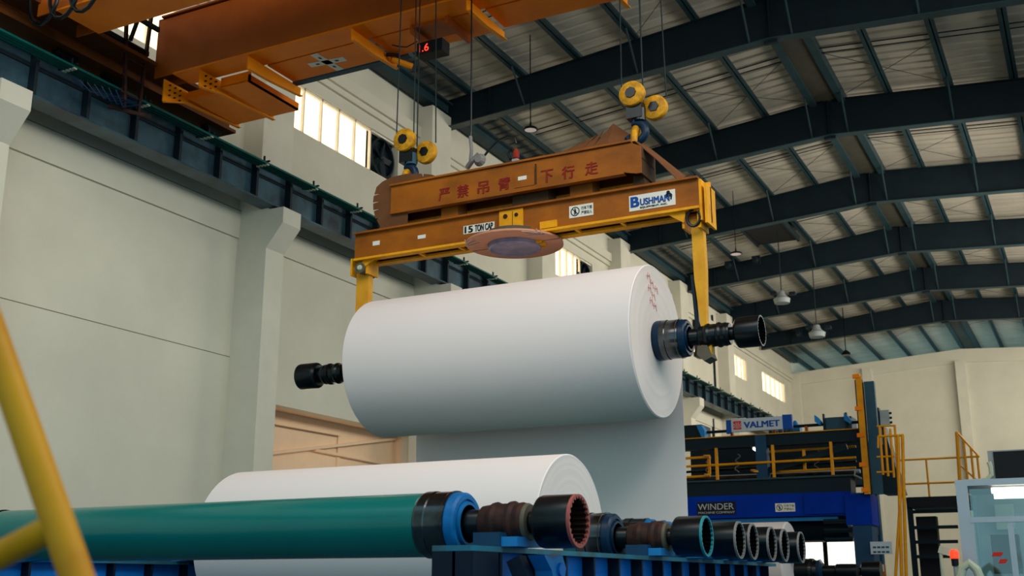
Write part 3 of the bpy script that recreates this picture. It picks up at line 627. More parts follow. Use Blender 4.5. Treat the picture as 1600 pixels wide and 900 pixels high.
# disc under the middle of the beam
DX, DZ = -6.18, 5.78
def ring_half(a0, a1, r0, r1, z0, z1, name, m, parent):
    mb = MB(); n = 20; vs = []
    for i in range(n+1):
        a_ = a0+(a1-a0)*i/n
        for r, z in ((r0, z0), (r1, z0), (r1, z1), (r0, z1)): vs.append((DX+r*math.cos(a_), YL+r*math.sin(a_)*1.0, z))
    fs = [(0, 1, 2, 3), (4*n+3, 4*n+2, 4*n+1, 4*n)]
    for i in range(n):
        for j in range(4): fs.append((4*i+j, 4*i+(j+1)%4, 4*(i+1)+(j+1)%4, 4*(i+1)+j))
    return mb.add(vs, fs).build(name, m, parent)
MB().lathe((DX, YL, DZ), [(-0.02, 0.33), (0.12, 0.36)], 'z', 40).build('bearing_housing', 'disc_rim', lb, True)
ring_half(0.03, PI-0.03, 0.34, 0.62, DZ-0.03, DZ-0.005, 'collar_board', 'guard_pink', lb)
ring_half(PI+0.03, 2*PI-0.03, 0.34, 0.62, DZ-0.03, DZ-0.005, 'collar_board', 'guard_pink', lb)
dd = MB().lathe((DX, YL, DZ-0.08), [(0.0, 0.30), (-0.015, 0.31), (0.0, 0.335), (0.08, 0.335)], 'z', 40).build('bearing_face', 'disc', lb, True)
for a_ in (-0.15, 0.1, 0.3, 0.55): MB().box(DX+0.36*math.cos(a_)-0.04, DX+0.36*math.cos(a_)+0.04, YL+0.33*math.sin(a_)-0.02, YL+0.33*math.sin(a_)+0.02, DZ-0.06, DZ-0.02).build('clamp', 'beam_yellow', lb)
M['film'] = mat('stretch_film', (206, 182, 168), 0.3)
for sx in (-1, 1):
    for q in range(3):
        MB().tube([(DX+sx*(0.50+0.03*q), YL-0.40+0.06*q, DZ+0.0), (DX+sx*(0.50+0.02*q), YL-0.36+0.06*q, DZ-0.037), (DX+sx*0.35, YL-0.10+0.1*q-0.4, DZ-0.037)], 0.007, 6).build('film_wrap', 'film', lb)
# guard sheets at both ends of the upper beam (slit edges)
# left sheet: from the top of the beam curling down round its end
gl = [(-7.20, 6.77), (-7.30, 6.82), (-7.42, 6.85), (-7.43, 6.80), (-7.46, 6.86), (-7.70, 6.90), (-7.95, 6.89), (-8.08, 6.85), (-8.17, 6.79), (-8.20, 6.69),
      (-8.10, 6.685), (-8.21, 6.67), (-8.22, 6.58), (-8.10, 6.575), (-8.215, 6.56), (-8.21, 6.47), (-8.10, 6.47), (-8.20, 6.45), (-8.17, 6.34), (-8.08, 6.34), (-8.15, 6.32), (-8.08, 6.20), (-7.95, 6.17), (-7.66, 6.17), (-7.66, 6.35), (-7.20, 6.40)]
MB().prism(gl, 'xz', 11.885, 11.893).build('guard_sheet', 'guard', lb)
MB().sheet([(-7.25, 11.9, 6.775), (-7.6, 11.9, 6.86), (-7.95, 11.9, 6.88), (-8.14, 11.9, 6.80)], [(-7.25, 12.45, 6.775), (-7.6, 12.45, 6.84), (-7.95, 12.45, 6.85), (-8.10, 12.45, 6.78)], 0.008).build('guard_fold', 'guard', lb)
# right sheet: rises in a crest over the beam end then slopes down to the right
bot = [(-5.44, 11.9, 6.785), (-5.38, 11.9, 6.79), (-5.12, 11.9, 6.79), (-4.99, 11.9, 6.79), (-4.80, 11.9, 6.79), (-4.45, 11.9, 6.76), (-4.22, 12.0, 6.52), (-3.99, 12.1, 6.24)]
top = [(-5.50, 12.35, 6.84), (-5.40, 12.35, 7.05), (-5.14, 12.35, 7.13), (-5.03, 12.35, 7.18), (-4.90, 12.35, 7.245), (-4.50, 12.35, 6.90), (-4.26, 12.35, 6.66), (-3.98, 12.35, 6.38)]
for k, (c0, c1) in enumerate(((0, 1), (1, 2), (2, 3), (3, 4), (4, 7))):
    if c1-c0 == 1:
        A0, B0 = Vector(bot[c0]), Vector(top[c0])+Vector((0.012, 0, -0.05)); A1, B1 = Vector(bot[c1]), Vector(top[c1])
        MB().sheet([A0, A1], [B0, B1], 0.008).build('guard_flap', 'guard', lb)
    else:
        MB().sheet(bot[c0:c1+1], top[c0:c1+1], 0.008).build('guard_sheet', 'guard', lb)
# lifting arms (straps) with hooks
def arm(x, sgn):
    n = 'lifting_arm'
    y0, y1 = YL-0.05, YL+0.05
    if sgn < 0:
        t = MB().box(x-0.10, x+0.10, y0, y1, 4.36, 5.66).build(n, 'cream_strap', lb)
        MB().box(x-0.15, x-0.12, YL-0.13, YL+0.13, 5.62, 5.86).box(x+0.10, x+0.13, YL-0.13, YL+0.13, 5.62, 5.86).build('hanger_ear', 'beam_yellow', t)
        MB().prism([(x+0.04, 5.68), (x+0.36, 5.86), (x+0.14, 5.86), (x-0.0, 5.74)], 'xz', YL-0.15, YL-0.12).build('gusset', 'beam_yellow', t)
        MB().lathe((x+0.03, YL, 5.70), [(-0.17, 0.075), (0.15, 0.075)], 'y', 20).build('pivot_pin', 'disc_rim', t, True)
        MB().lathe((x+0.03, YL-0.18, 5.70), [(-0.01, 0.03), (0.02, 0.045)], 'y', 16).build('pin_cap', 'clip', t, True)
    else:
        t = MB().prism([(x-0.07, 5.72), (x+0.07, 5.72), (x+0.08, 5.1), (x+0.06, 4.5), (x+0.12, 4.25), (x+0.10, 4.08), (x-0.02, 4.10), (x+0.0, 4.40), (x-0.06, 5.0)], 'xz', y0, y1).build(n, 'cream_strap', lb)
        MB().prism([(x-0.10, 5.05), (x-0.07, 5.05), (x-0.03, 4.5), (x+0.03, 4.2), (x-0.06, 4.3)], 'xz', y0-0.01, y1+0.01).build('wear_pad', 'black', t)
        MB().box(x-0.15, x-0.12, YL-0.13, YL+0.13, 5.60, 5.86).build('hanger_ear', 'beam_yellow', t)
        MB().box(x+0.04, x+0.08, YL-0.15, YL+0.15, 5.58, 5.90).build('hanger_ear', 'beam_yellow', t)
        MB().prism([(x-0.42, 5.86), (x-0.12, 5.66), (x-0.09, 5.86)], 'xz', YL-0.15, YL-0.12).build('gusset', 'beam_yellow', t)
        MB().tube([(x+0.0+0.08*math.cos(a), YL-0.16, 5.70+0.10*math.sin(a)) for a in [PI*0.5+PI*2*j/16 for j in range(15)]], 0.018, 8).build('safety_link', 'black', t, True)
    MB().prism([(x-0.04, 4.20), (x+0.07, 4.20), (x+0.12, 4.06), (x+0.03, 4.02), (x-0.05, 4.10)], 'xz', YL-0.10, YL+0.12).build('cradle_hook', 'disc_rim', t)
arm(-8.46, -1); arm(-3.77, 1)
# power cable to the beam
pc = thing('power_cable', 'thin black power cable hanging down to a red plug on the lifting beam', 'cable', (-6.83, YL, 6.9))
MB().tube([(-6.86, YL, 10.9), (-6.84, YL, 9.0), (-6.83, YL, 7.42), (-6.84, YL, 7.3)], 0.011, 6).build('cord', 'black', pc)
MB().tube([(-6.84, YL-0.0, 7.35), (-6.82, YL, 7.15), (-6.84, YL, 6.95)], 0.025, 8).build('knotted_rope', 'rim_grey', pc)
MB().lathe((-6.68, YL-0.02, 6.98), [(-0.06, 0.05), (0.0, 0.09), (0.06, 0.05)], 'y', 12).tube([(-6.88, YL, 6.92), (-6.78, YL-.05, 6.98), (-6.68, YL-.05, 7.05)], 0.035, 8).build('rope_bundle', 'rim_grey', pc)
MB().tube([(-6.66, YL, 7.0), (-6.55, YL, 7.12), (-6.42, YL, 7.22), (-6.28, YL, 7.25), (-6.17, YL, 7.20), (-6.15, YL, 7.12)], 0.016, 8).build('cable_loop', 'black', pc, True)
MB().lathe((-6.16, YL, 6.90), [(0.0, 0.03), (0.02, 0.045), (0.09, 0.045), (0.15, 0.02)], 'z', 16).build('plug', 'paint_red', pc, True)
MB().box(-6.20, -6.12, YL-0.04, YL+0.04, 6.765, 6.90).build('socket', 'grey', pc)
MB().tube([(-6.24, YL, 6.92), (-6.28, YL, 7.0), (-6.22, YL, 7.07), (-6.18, YL, 7.0)], 0.02, 8).build('cover_cap', 'ink', pc)

# ================================================================== REEL SPOOLS
def teeth_ring(cx, y, z, x0, x1, ro, ri, n=24, sgn=1):
    mb = MB(); N = n*4; vs = []
    def R(k): return ri if (k % 4) in (0, 1) else ri+0.022
    for x in (x0, x1):
        for k in range(N):
            a = 2*PI*k/N; vs.append((cx+x, y+R(k)*math.cos(a), z+R(k)*math.sin(a)))
    fs = [(k, (k+1)%N, N+(k+1)%N, N+k) for k in range(N)]
    fs.append(tuple(range(N)))
    return mb.add(vs, fs)
def make_spool(parent, cx, y, z, body_mat, rim, flange, ends=(-1, 1), teeth=True, body=True, boss='rust'):
    """spool along X: half length of body 2.16, cup outer 3.28"""
    if body: MB().lathe((cx, y, z), [(-2.17, 0.21), (-2.16, 0.222), (2.16, 0.222), (2.17, 0.21)], 'x', 48).build('roll_body', body_mat, parent, True)
    for s in ends:
        def L(p): return [(s*t, r) for t, r in p]
        MB().lathe((cx, y, z), L([(2.17, 0.205), (2.17, 0.225), (2.185, 0.232), (2.25, 0.232), (2.26, 0.226), (2.38, 0.226), (2.39, 0.23), (2.41, 0.23), (2.41, 0.2)]), 'x', 48).build('end_ring', 'steel_ring', parent, True)
        MB().lathe((cx, y, z), L([(2.40, 0.22), (2.47, 0.215), (2.485, 0.20), (2.485, 0.17), (2.47, 0.165), (2.47, 0.155), (2.50, 0.15), (2.50, 0.1)]), 'x', 48).build('flange', flange, parent, True)
        MB().lathe((cx, y, z), L([(2.48, 0.13), (2.50, 0.13), (2.50, 0.098), (2.63, 0.095), (2.66, 0.09)]), 'x', 36).build('journal', 'black', parent, True)
        MB().lathe((cx, y, z), L([(2.60, 0.09), (2.62, 0.118), (2.68, 0.125), (2.70, 0.137), (2.725, 0.142), (2.75, 0.13), (2.80, 0.13), (2.82, 0.125), (2.83, 0.142), (2.855, 0.145), (2.88, 0.13), (2.92, 0.135), (2.955, 0.125), (2.965, 0.10), (2.97, 0.07)]), 'x', 36).build('bearing_housing', boss, parent, True)
        MB().lathe((cx, y, z), L([(2.93, 0.125), (2.958, 0.128), (2.975, 0.118), (2.975, 0.09)]), 'x', 36).build('seal_ring', 'disc_rim' if boss == 'rust' else 'black', parent, True)
        MB().lathe((cx, y, z), L([(2.96, 0.075), (3.02, 0.075), (3.04, 0.13)]), 'x', 36).build('stub_shaft', 'black', parent, True)
        MB().lathe((cx, y, z), L([(3.03, 0.10), (3.035, 0.14), (3.06, 0.170), (3.08, 0.176), (3.31, 0.176), (3.31, 0.16)]), 'x', 48, cap=False).build('gear_coupling', 'black', parent, True)
        N = 96; tr0, tr1 = (0.160, 0.014) if rim == 'rim_pink' else (0.162, 0.008)
        def TG(k): return 0.159 if (k % 4) in (0, 1) else 0.136
        def TR(k): return tr0 if (k % 4) in (0, 1) else tr0-tr1
        vs = [(cx+s*xx, y+rr_(k)*math.cos(2*PI*k/N), z+rr_(k)*math.sin(2*PI*k/N)) for xx, rr_ in ((3.31, lambda k: 0.176), (3.33, lambda k: 0.174), (3.33, TR), (3.31, TR)) for k in range(N)]
        MB().add(vs, [(a*N+k, a*N+(k+1)%N, (a+1)*N+(k+1)%N, (a+1)*N+k) for a in range(3) for k in range(N)]).build('coupling_rim', rim, parent)
        vs = [(cx+s*xx, y+TG(k)*math.cos(2*PI*k/N), z+TG(k)*math.sin(2*PI*k/N)) for xx in (3.312, 3.08) for k in range(N)]
        MB().add(vs, [(k, (k+1)%N, N+(k+1)%N, N+k) for k in range(N)]+[tuple(range(N, 2*N))]).build('gear_teeth', 'rust' if rim == 'rim_pink' else 'black', parent)
# fix capped lathes: the rim and the coupling are drawn open on the face below
# --- rack rails first (spools rest on them)
def rack_rail(x0, x1, ya, yb, label, xs):
    t = thing('rack_rail', label, 'rail', ((x0+x1)/2, (ya+yb)/2, 0), 'blue steel rails carrying the spools')
    MB().box(x0, x1, ya, yb, 1.80, 1.835).build('top_plate', 'rack_top', t)
    xf = x1 if xs <= 0 else x1
    MB().box(xf-0.13, xf-0.11, ya, yb, 1.12, 1.80).build('web', 'rack', t)
    MB().box(x0, x1, ya, yb, 1.08, 1.12).build('bottom_plate', 'rack', t)
    y = ya+0.42
    while y < yb:
        MB().box(xf-0.11, xf-0.01, y, y+0.03, 1.12, 1.80).build('stiffener', 'rack_dark', t); y += 0.52
    for y in (ya+0.3, (ya+yb)/2, yb-0.3): MB().box((x0+x1)/2-0.1, (x0+x1)/2+0.1, y-0.12, y+0.12, 0, 1.08).build('support_post', 'rack', t)
    return t
rr = rack_rail(-3.80, -3.52, 6.28, 13.8, 'blue ribbed steel rack rail under the right spool ends', -0.07)
MB().box(-3.80, -3.50, 6.28, 6.62, 1.10, 1.80).build('end_block', 'rack_dark', rr)
rl = rack_rail(-9.40, -8.95, 4.0, 13.8, 'dark blue steel rack rail under the left spool ends', 0.1)
SP = [6.9, 9.65, 10.67, 11.14, 11.85, 12.39, 13.16]
SPL = ['nearest teal-covered reel spool across the foreground, pink-rimmed coupling', None,
       'empty reel spool third along the rack, just right of the teal-rimmed coupling', 'empty reel spool fourth along the rack', 'empty reel spool fifth along the rack',
       'empty reel spool sixth along the rack, last but one', 'empty reel spool farthest along the rack']
CX = -6.375; ZS = 2.0
for i, y in enumerate(SP):
    if i == 1: continue
    t = thing('reel_spool', SPL[i], 'spool', (CX, y, ZS), 'reel spools on the rack')
    make_spool(t, CX, y, ZS, 'rubber', 'rim_pink' if i == 0 else 'rim_grey', 'blue_flange', boss='rust')
# saddles under the journals
def saddle(x, y, label, g):
    t = thing('spool_saddle', label, 'saddle', (x, y, 1.83), g)
    MB().prism([(y-0.22, 1.835), (y+0.2, 1.835), (y+0.2, 1.93), (y+0.10, 1.93), (y+0.07, 1.88), (y-0.07, 1.88), (y-0.10, 1.93), (y-0.22, 1.93)], 'yz', x-0.10, x+0.10).build('block', 'winder_mid', t)
    MB().prism([(y-0.20, 1.837), (y+0.16, 1.837), (y+0.16, 1.90), (y-0.20, 1.90)], 'yz', x+0.101, x+0.22).build('toe_block', 'sky_blue', t)
for i, y in enumerate(SP):
    saddle(CX+2.75, y, 'blue saddle block under the right bearing of the %s spool on the rack' % ['nearest', 'second, paper-wound', 'third', 'fourth', 'fifth', 'sixth', 'farthest'][i], 'blue saddles under the right bearings')
    saddle(CX-2.75, y, 'blue saddle block under the left bearing of the %s spool on the rack' % ['nearest', 'second, paper-wound', 'third', 'fourth', 'fifth', 'sixth', 'farthest'][i], 'blue saddles under the left bearings')
# latch lever beside the nearest coupling
t = thing('latch_lever', 'bright blue cast latch lever on the rack beneath the nearest coupling', 'lever', (-3.25, 6.9, 1.55))
MB().prism([(6.72, 1.78), (6.86, 1.76), (7.0, 1.79), (7.06, 1.70), (7.03, 1.60), (6.88, 1.58), (6.84, 1.68)], 'yz', -3.34, -3.22).build('casting', 'sky_blue', t)
MB().lathe((-3.2, 6.96, 1.69), [(-0.03, 0.045), (0.0, 0.045)], 'x', 16).build('pin', 'rack', t, True)
MB().bar((-3.44, 6.75, 1.76), (-3.25, 6.75, 1.35), 0.10, 0.10).build('arm', 'rack_dark', t)
MB().box(-3.5, -3.1, 6.35, 6.9, 1.40, 1.46).build('bracket', 'winder_blue', t)

# --- reel 2 on the rack (paper on the second spool)
def paper_roll(t, cx, y, z, xl, xr, R):
    prof = [(xl-cx, 0.2), (xl-cx, R-0.01), (xl-cx+0.01, R), (xr-cx-0.01, R), (xr-cx, R-0.01), (xr-cx, 0.2)]
    o = MB().lathe((cx, y, z), prof[1:5], 'x', 128).build('paper_roll', 'paper', t, True)
    # end faces with faint growth rings
    for x, s in ((xl, -1), (xr, 1)):
        rings = []; k = 26
        for j in range(k+1):
            r = 0.2+(R-0.012-0.2)*j/k; d = 0.004*random.random()
            rings += [(x-cx+s*(0.001+d), r)]
        mb = MB(); mb.lathe((cx, y, z), rings, 'x', 96)
        mb.f = [f for f in mb.f if len(f) == 4]
        mb.build('end_face', 'paper_end', o, True)
    return o
t2 = thing('paper_reel', 'large white paper reel resting low on the rack behind the nearest spool', 'paper reel', (CX, 9.65, ZS))
# radius chosen from the photographed crest of this reel
paper_roll(t2, CX, 9.65, ZS, -8.2, -4.34, 0.775)
s2 = MB().lathe((CX, 9.65, ZS), [(-2.17, 0.21), (-2.16, 0.222), (2.16, 0.222), (2.17, 0.21)], 'x', 48).build('spool', 'rubber', t2, True)
make_spool(s2, CX, 9.65, ZS, 'rubber', 'rim_teal', 'navy_flange', body=False)
# --- hanging reel
HC = -6.29; HZ = 4.325; HL = -8.14
th = thing('paper_reel', 'huge white paper reel hanging in the air from the lifting beam', 'paper reel', (HC, YL, HZ))
pr = paper_roll(th, HC, YL, HZ, HL, -4.32, 0.895)
# loose web hanging off the back of the reel
A = []; Bq = []
for j in range(9):
    a = math.radians(60-60*j/8); A.append((HL, YL+0.899*math.cos(a), HZ+0.899*math.sin(a)))
for z in (4.0, 3.5, 3.0, 2.6, 2.3): A.append((HL, 13.0+0.01*math.sin(z*3), z))
for p in A: Bq.append((-4.335, p[1], p[2]))
MB().sheet(A, Bq, 0.004).build('hanging_web', 'paper', th, True)
s3 = MB().lathe((HC, YL, HZ), [(-2.17, 0.21), (-2.16, 0.222), (1.98, 0.222), (1.99, 0.233), (2.06, 0.233), (2.06, 0.21)], 'x', 48).build('spool', 'navy_flange', th, True)
make_spool(s3, HC-0.13+0.0, YL, HZ, 'rubber', 'black', 'navy_flange', ends=(1,), body=False, boss='black')
make_spool(s3, HC+0.18, YL, HZ, 'rubber', 'black', 'navy_flange', ends=(-1,), body=False, boss='black')
# red crayon marks on the end face
mk = MB(); xx = -4.312
def stroke(pts): mk.tube([(xx, YL+a, HZ+b) for a, b in pts], 0.0035, 5)
for (a0, b0) in ((-0.30, 0.72), (-0.20, 0.66), (-0.28, 0.58), (-0.16, 0.52), (-0.24, 0.44), (-0.12, 0.40), (-0.06, 0.62)):
    stroke([(a0, b0), (a0+0.10, b0+0.01)]); stroke([(a0+0.03, b0+0.04), (a0+0.02, b0-0.04)]); stroke([(a0+0.08, b0+0.03), (a0+0.11, b0-0.05)])
mk.build('crayon_marks', 'marker_red', pr, label='faint red crayon marks')

# ================================================================== WINDER MACHINE
YW = 26.0
wn = thing('paper_winder', 'dark blue paper winding machine with a railed upper deck and a white maker sign', 'machine', (-6.5, 28, 0))
def wx(u, v=750): return PY(u, v, YW).x
LX = -9.4
MB().box(LX, -4.85, YW, YW+0.5, 3.08, 3.60).build('front_beam', 'winder_blue', wn)
MB().box(LX, -4.85, YW+0.02, YW+0.6, 3.60, 3.93).build('deck_beam', 'winder_dark', wn)
MB().box(LX, -4.75, YW-0.05, YW+2.6, 3.93, 3.97).build('deck_plate', 'purlin', wn)
MB().box(-4.85, -4.45, YW-0.1, YW+0.6, 0, 3.55).build('side_frame', 'winder_mid', wn)
MB().box(LX, LX+0.4, YW-0.1, YW+0.6, 0, 3.07).build('side_frame', 'winder_mid', wn)
for x in (LX+0.1, -4.75): MB().box(x-0.08, x+0.08, YW+2.3, YW+2.6, 0, 3.93).build('rear_leg', 'winder_mid', wn)
MB().box(-4.98, -4.42, YW-0.12, YW+0.7, 2.85, 3.52).build('side_cap', 'winder_blue', wn)
MB().box(-5.9, -4.98, YW-0.04, YW, 3.12, 3.56).build('cover_panel', 'winder_blue', wn)
MB().box(LX, -4.5, YW+0.1, YW+0.4, 4.72, 4.98).build('top_beam', 'winder_dark', wn)
MB().box(LX, -4.5, YW+0.05, YW+0.42, 4.98, 5.0).build('top_beam_edge', 'yellow', wn)
MB().box(LX, -4.8, YW+2.6, YW+2.8, 3.9, 5.0).build('back_panel', 'winder_dark', wn)
MB().box(LX, -4.6, YW+1.5, YW+1.7, 2.70, 3.05).build('back_roller_beam', 'winder_dark', wn)
p = wx(1190); MB().box(p-0.12, p+0.14, YW+0.05, YW+0.3, 3.97, 4.98).build('deck_column', 'winder_mid', wn)
MB().bar((p+0.1, YW+0.2, 4.15), (-4.9, YW+0.2, 4.62), 0.1, 0.14).build('diagonal_strut', 'winder_dark', wn)
MB().tube([(LX, YW+1.2, 4.3), (-4.9, YW+1.2, 4.38)], 0.03, 8).build('guide_roller', 'steel_ring', wn)
MB().tube([(LX, YW+0.9, 4.08), (-4.9, YW+0.9, 4.08)], 0.06, 10).build('guide_roller', 'steel_ring', wn)
MB().tube([(LX, YW+1.6, 4.18), (-4.9, YW+1.6, 4.18)], 0.05, 10).build('guide_roller', 'alu', wn)
# yellow posts and rails on the deck
for u in (1121, 1210, 1302):
    x = wx(u); MB().box(x-0.03, x+0.03, YW-0.02, YW+0.04, 3.97, 4.72).build('rail_post', 'yellow', wn)
for (u0, u1, y_, z) in ((1195, 1335, 0.5, 4.62), (1073, 1340, 0.02, 4.32), (1205, 1335, 0.3, 4.12)):
    MB().tube([(wx(u0), YW+y_, z), (wx(u1), YW+y_, z+0.02)], 0.028, 8).build('guard_rail', 'yellow', wn)
x = wx(1254); MB().box(x-0.03, x+0.03, YW+0.28, YW+0.34, 4.1, 4.6).build('rail_post', 'yellow', wn)
x = wx(1103); MB().box(x-0.03, x+0.03, YW+0.28, YW+0.34, 4.15, 4.6).build('rail_post', 'yellow', wn)
for z0 in (4.52, 4.07):
    MB().tube([(LX+.4, YW+0.1, z0), (wx(1108), YW+0.1, z0+0.01)], 0.03, 8).build('guard_rail', 'yellow', wn)
    MB().bar((wx(1092), YW+0.6, z0+0.1), (wx(1110), YW-0.1, z0+0.02), 0.10, 0.04).build('rail_bracket', 'yellow', wn)
MB().bar((wx(1166), YW+0.6, 4.22), (wx(1184), YW-0.1, 4.12), 0.10, 0.04).build('rail_bracket', 'yellow', wn)
MB().bar((wx(1175), YW+0.3, 4.70), (wx(1184), YW+0.1, 4.62), 0.05, 0.05).build('task_lamp', 'tube', wn)
# coiled hoses
for u in (1090, 1137, 1265):
    x = wx(u); MB().tube([(x+0.06*math.cos(j*1.3)+0.01*j*0.5, YW+0.8, 4.2+0.04*j) for j in range(12)], 0.015, 6).build('coiled_hose', 'rim_grey', wn, True)
# boxes above the top beam
MB().tube([(LX, YW+0.25, 5.13), (-4.6, YW+0.25, 5.16)], 0.035, 8).build('top_rail_tube', 'winder_dark', wn)
for u in (1143, 1262, 1210): x = wx(u); MB().box(x-0.03, x+0.03, YW+0.2, YW+0.3, 4.98, 5.14).build('rail_stub', 'beam', wn)
x0, x1 = wx(1060), wx(1098); MB().box(x0, x1, YW+0.1, YW+0.8, 5.0, 5.32).build('top_box', 'winder_dark', wn)
MB().prism([(x1-0.12, 5.30), (x1, 5.30), (x1+0.08, 5.16), (x1+0.08, 5.0), (x1-0.0, 5.0)], 'xz', YW+0.05, YW+0.3).build('box_cover', 'sky_blue', wn)
x0, x1 = wx(1292), wx(1335); MB().box(x0, x1, YW+0.2, YW+0.8, 5.02, 5.30).build('top_box', 'slate', wn)
for xa in (x0-0.02, x1-0.12): MB().box(xa, xa+0.04, YW+0.1, YW+.2, 5.0, 5.38).build('box_post', 'winder_dark', wn)
for u in (1284, 1331): x = wx(u); MB().prism([(x-0.07, 5.36), (x-0.0, 5.30), (x+0.07, 5.2), (x+.03, 5.12), (x-.07, 5.2)], 'xz', YW+0.0, YW+0.2).build('box_cover', 'sky_blue', wn)
x = wx(1237); MB().lathe((x, YW+0.6, 5.12), [(-0.15, 0.12), (0.15, 0.12)], 'x', 16).lathe((x+0.05, YW+.5, 5.2), [(0, .1), (.12, .03)], 'z', 14).build('motor', 'sky_blue', wn, True)
for k in range(5): x = wx(1200+8*k); MB().lathe((x, YW+0.5, 5.02), [(0, 0.04), (0.08, 0.05), (0.14, 0.02)], 'z', 10).build('valve', 'slate', wn, True)
# maker sign
a = PY(1143, 672, YW-0.05); b = PY(1222, 652, YW-0.05)
z0, z1 = 5.07, 5.37
sg = MB().box(a.x, b.x, YW-0.05, YW+0.05, z0, z1).build('maker_sign', 'sign_grey', wn, label='white sign panel with blue lettering and red fan emblem')
MB().box(a.x-0.13, a.x, YW-0.04, YW+0.06, z0-0.03, z1-0.01).build('end_cap', 'ink_blue', sg); MB().box(b.x, b.x+0.22, YW-0.04, YW+0.06, z0+0.0, z1+0.03).build('end_cap', 'ink_blue', sg)
lettering('text', 'VALMET', a.x+0.30, b.x-0.06, z0+0.07, z1-0.08, YW-0.051, 'ink_blue', sg, 0.035)
MB().box(a.x+0.05, a.x+0.24, YW-0.054, YW-0.05, z0+0.05, z1-0.05).build('emblem', 'ink_red', sg)
rays = MB(); cx, cz = a.x+0.145, z0+0.07
for k in range(6):
    a_ = math.radians(25+26*k); rays.prism([(cx, cz), (cx+0.13*math.cos(a_-0.07), cz+0.15*math.sin(a_-0.07)), (cx+0.13*math.cos(a_+0.07), cz+0.15*math.sin(a_+0.07))], 'xz', YW-0.058, YW-0.054)
rays.build('emblem_rays', 'sign_grey', sg)
# plaque and stickers
a = PY(1090, 806, YW); b = PY(1149, 783, YW)
pq = MB().box(a.x, b.x, YW-0.015, YW, 3.16, 3.46).build('name_plaque', 'ink', wn, label='black plaque with white lettering')
lettering('text', 'WINDER', a.x+0.02, b.x-0.04, 3.28, 3.42, YW-0.016, 'ink_white', pq)
lettering('text', 'MACHINE COMPANY', a.x+0.03, b.x-0.02, 3.19, 3.24, YW-0.016, 'ink_white', pq)
a = PY(1212, 803, YW); b = PY(1242, 787, YW); warn_sign(a.x, b.x, 3.19, 3.38, YW-0.0, wn)
# ladder guide post with yellow face, slate panel
x = wx(1350, 680)
MB().box(x-0.07, x+0.10, YW-0.25, YW-0.10, 3.50, 6.05).build('guide_post', 'winder_dark', wn)
MB().box(x-0.04, x+0.09, YW-0.29, YW-0.25, 3.50, 6.12).build('guide_post_face', 'yellow', wn)
for z in (3.55, 4.1, 4.75, 5.35, 6.08): MB().box(x-0.10, x+0.06, YW-0.31, YW-0.24, z, z+0.09).build('post_clamp', 'orange', wn)
MB().box(x+0.12, x+0.34, YW-0.2, YW-0.05, 3.5, 6.0).build('slate_panel', 'slate', wn)
MB().prism([(x+0.34, 3.5), (x+0.75, 3.5), (x+0.45, 5.0), (x+0.34, 5.0)], 'xz', YW-0.1, YW+0.5).build('side_tower', 'winder_dark', wn)
# side frame sign
a = PY(1361, 866, YW-0.15); b = PY(1393, 846, YW-0.15)
sp_ = MB().box(a.x, b.x, YW-0.16, YW-0.13, min(a.z, b.z), max(a.z, b.z)).build('notice_plate', 'sign_grey', wn, label='pale grey notice plate')
for k in range(2):
    for j in range(4): MB().box(a.x+0.05+0.09*j, a.x+0.12+0.09*j, YW-0.163, YW-0.16, max(a.z, b.z)-0.14-0.10*k, max(a.z, b.z)-0.10-0.10*k).build('notice_line', 'slate', sp_)
x = wx(1378, 885); MB().box(x-0.12, x+0.10, YW-0.22, YW-0.14, 1.2, 2.0).build('side_post', 'beam', wn)
MB().box(x-0.0, x+0.08, YW-0.24, YW-0.22, 1.85, 2.0).build('post_label', 'sign_grey', wn)
# lower rollers under the front beam
MB().lathe((LX, YW+1.0, 2.86), [(0, 0.33), (4.3, 0.33)], 'x', 36).build('drum', 'winder_dark', wn, True)
MB().box(LX, -5.2, YW+0.1, YW+0.2, 2.98, 3.06).build('lower_edge', 'sky_blue', wn)
for z in (2.55, 2.75, 2.95): MB().tube([(-5.5, YW, z), (-4.9, YW, z)], 0.05, 8).build('air_pipe', 'winder_dark', wn)
# finished roll inside, added glowing panel for a brightly lit patch
t = thing('paper_roll', 'white paper roll inside the winder, seen above the far couplings', 'paper roll', (-7.1, YW-1.6, 1.9))
MB().lathe((-7.1, YW-1.6, 2.08), [(-1.2, 0.08), (-1.2, 0.79), (-1.19, 0.8), (1.17, 0.8), (1.2, 0.77), (1.2, 0.08)], 'x', 64).build('paper', 'paper', t, True)
MB().lathe((-7.1, YW-1.6, 2.08), [(-1.5, 0.06), (1.5, 0.06)], 'x', 24).build('core', 'rust', t, True)
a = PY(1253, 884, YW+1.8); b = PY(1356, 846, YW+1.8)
t = thing('lit_patch_panel', 'added glowing white panel in place of a brightly lit patch beneath the winder drum', 'light', ((a.x+b.x)/2, YW+1.85, 1.7))
MB().box(a.x, b.x, YW+1.8, YW+1.82, min(a.z, b.z)-.2, max(a.z, b.z)).build('glow_sheet', 'lit_patch', t)
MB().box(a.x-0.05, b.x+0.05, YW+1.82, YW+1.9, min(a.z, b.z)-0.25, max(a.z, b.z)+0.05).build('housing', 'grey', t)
xm = a.x+0.37*(b.x-a.x); MB().box(xm-0.05, xm+0.05, YW+1.76, YW+1.80, 1.7, max(a.z, b.z)).build('divider', 'ink', t)
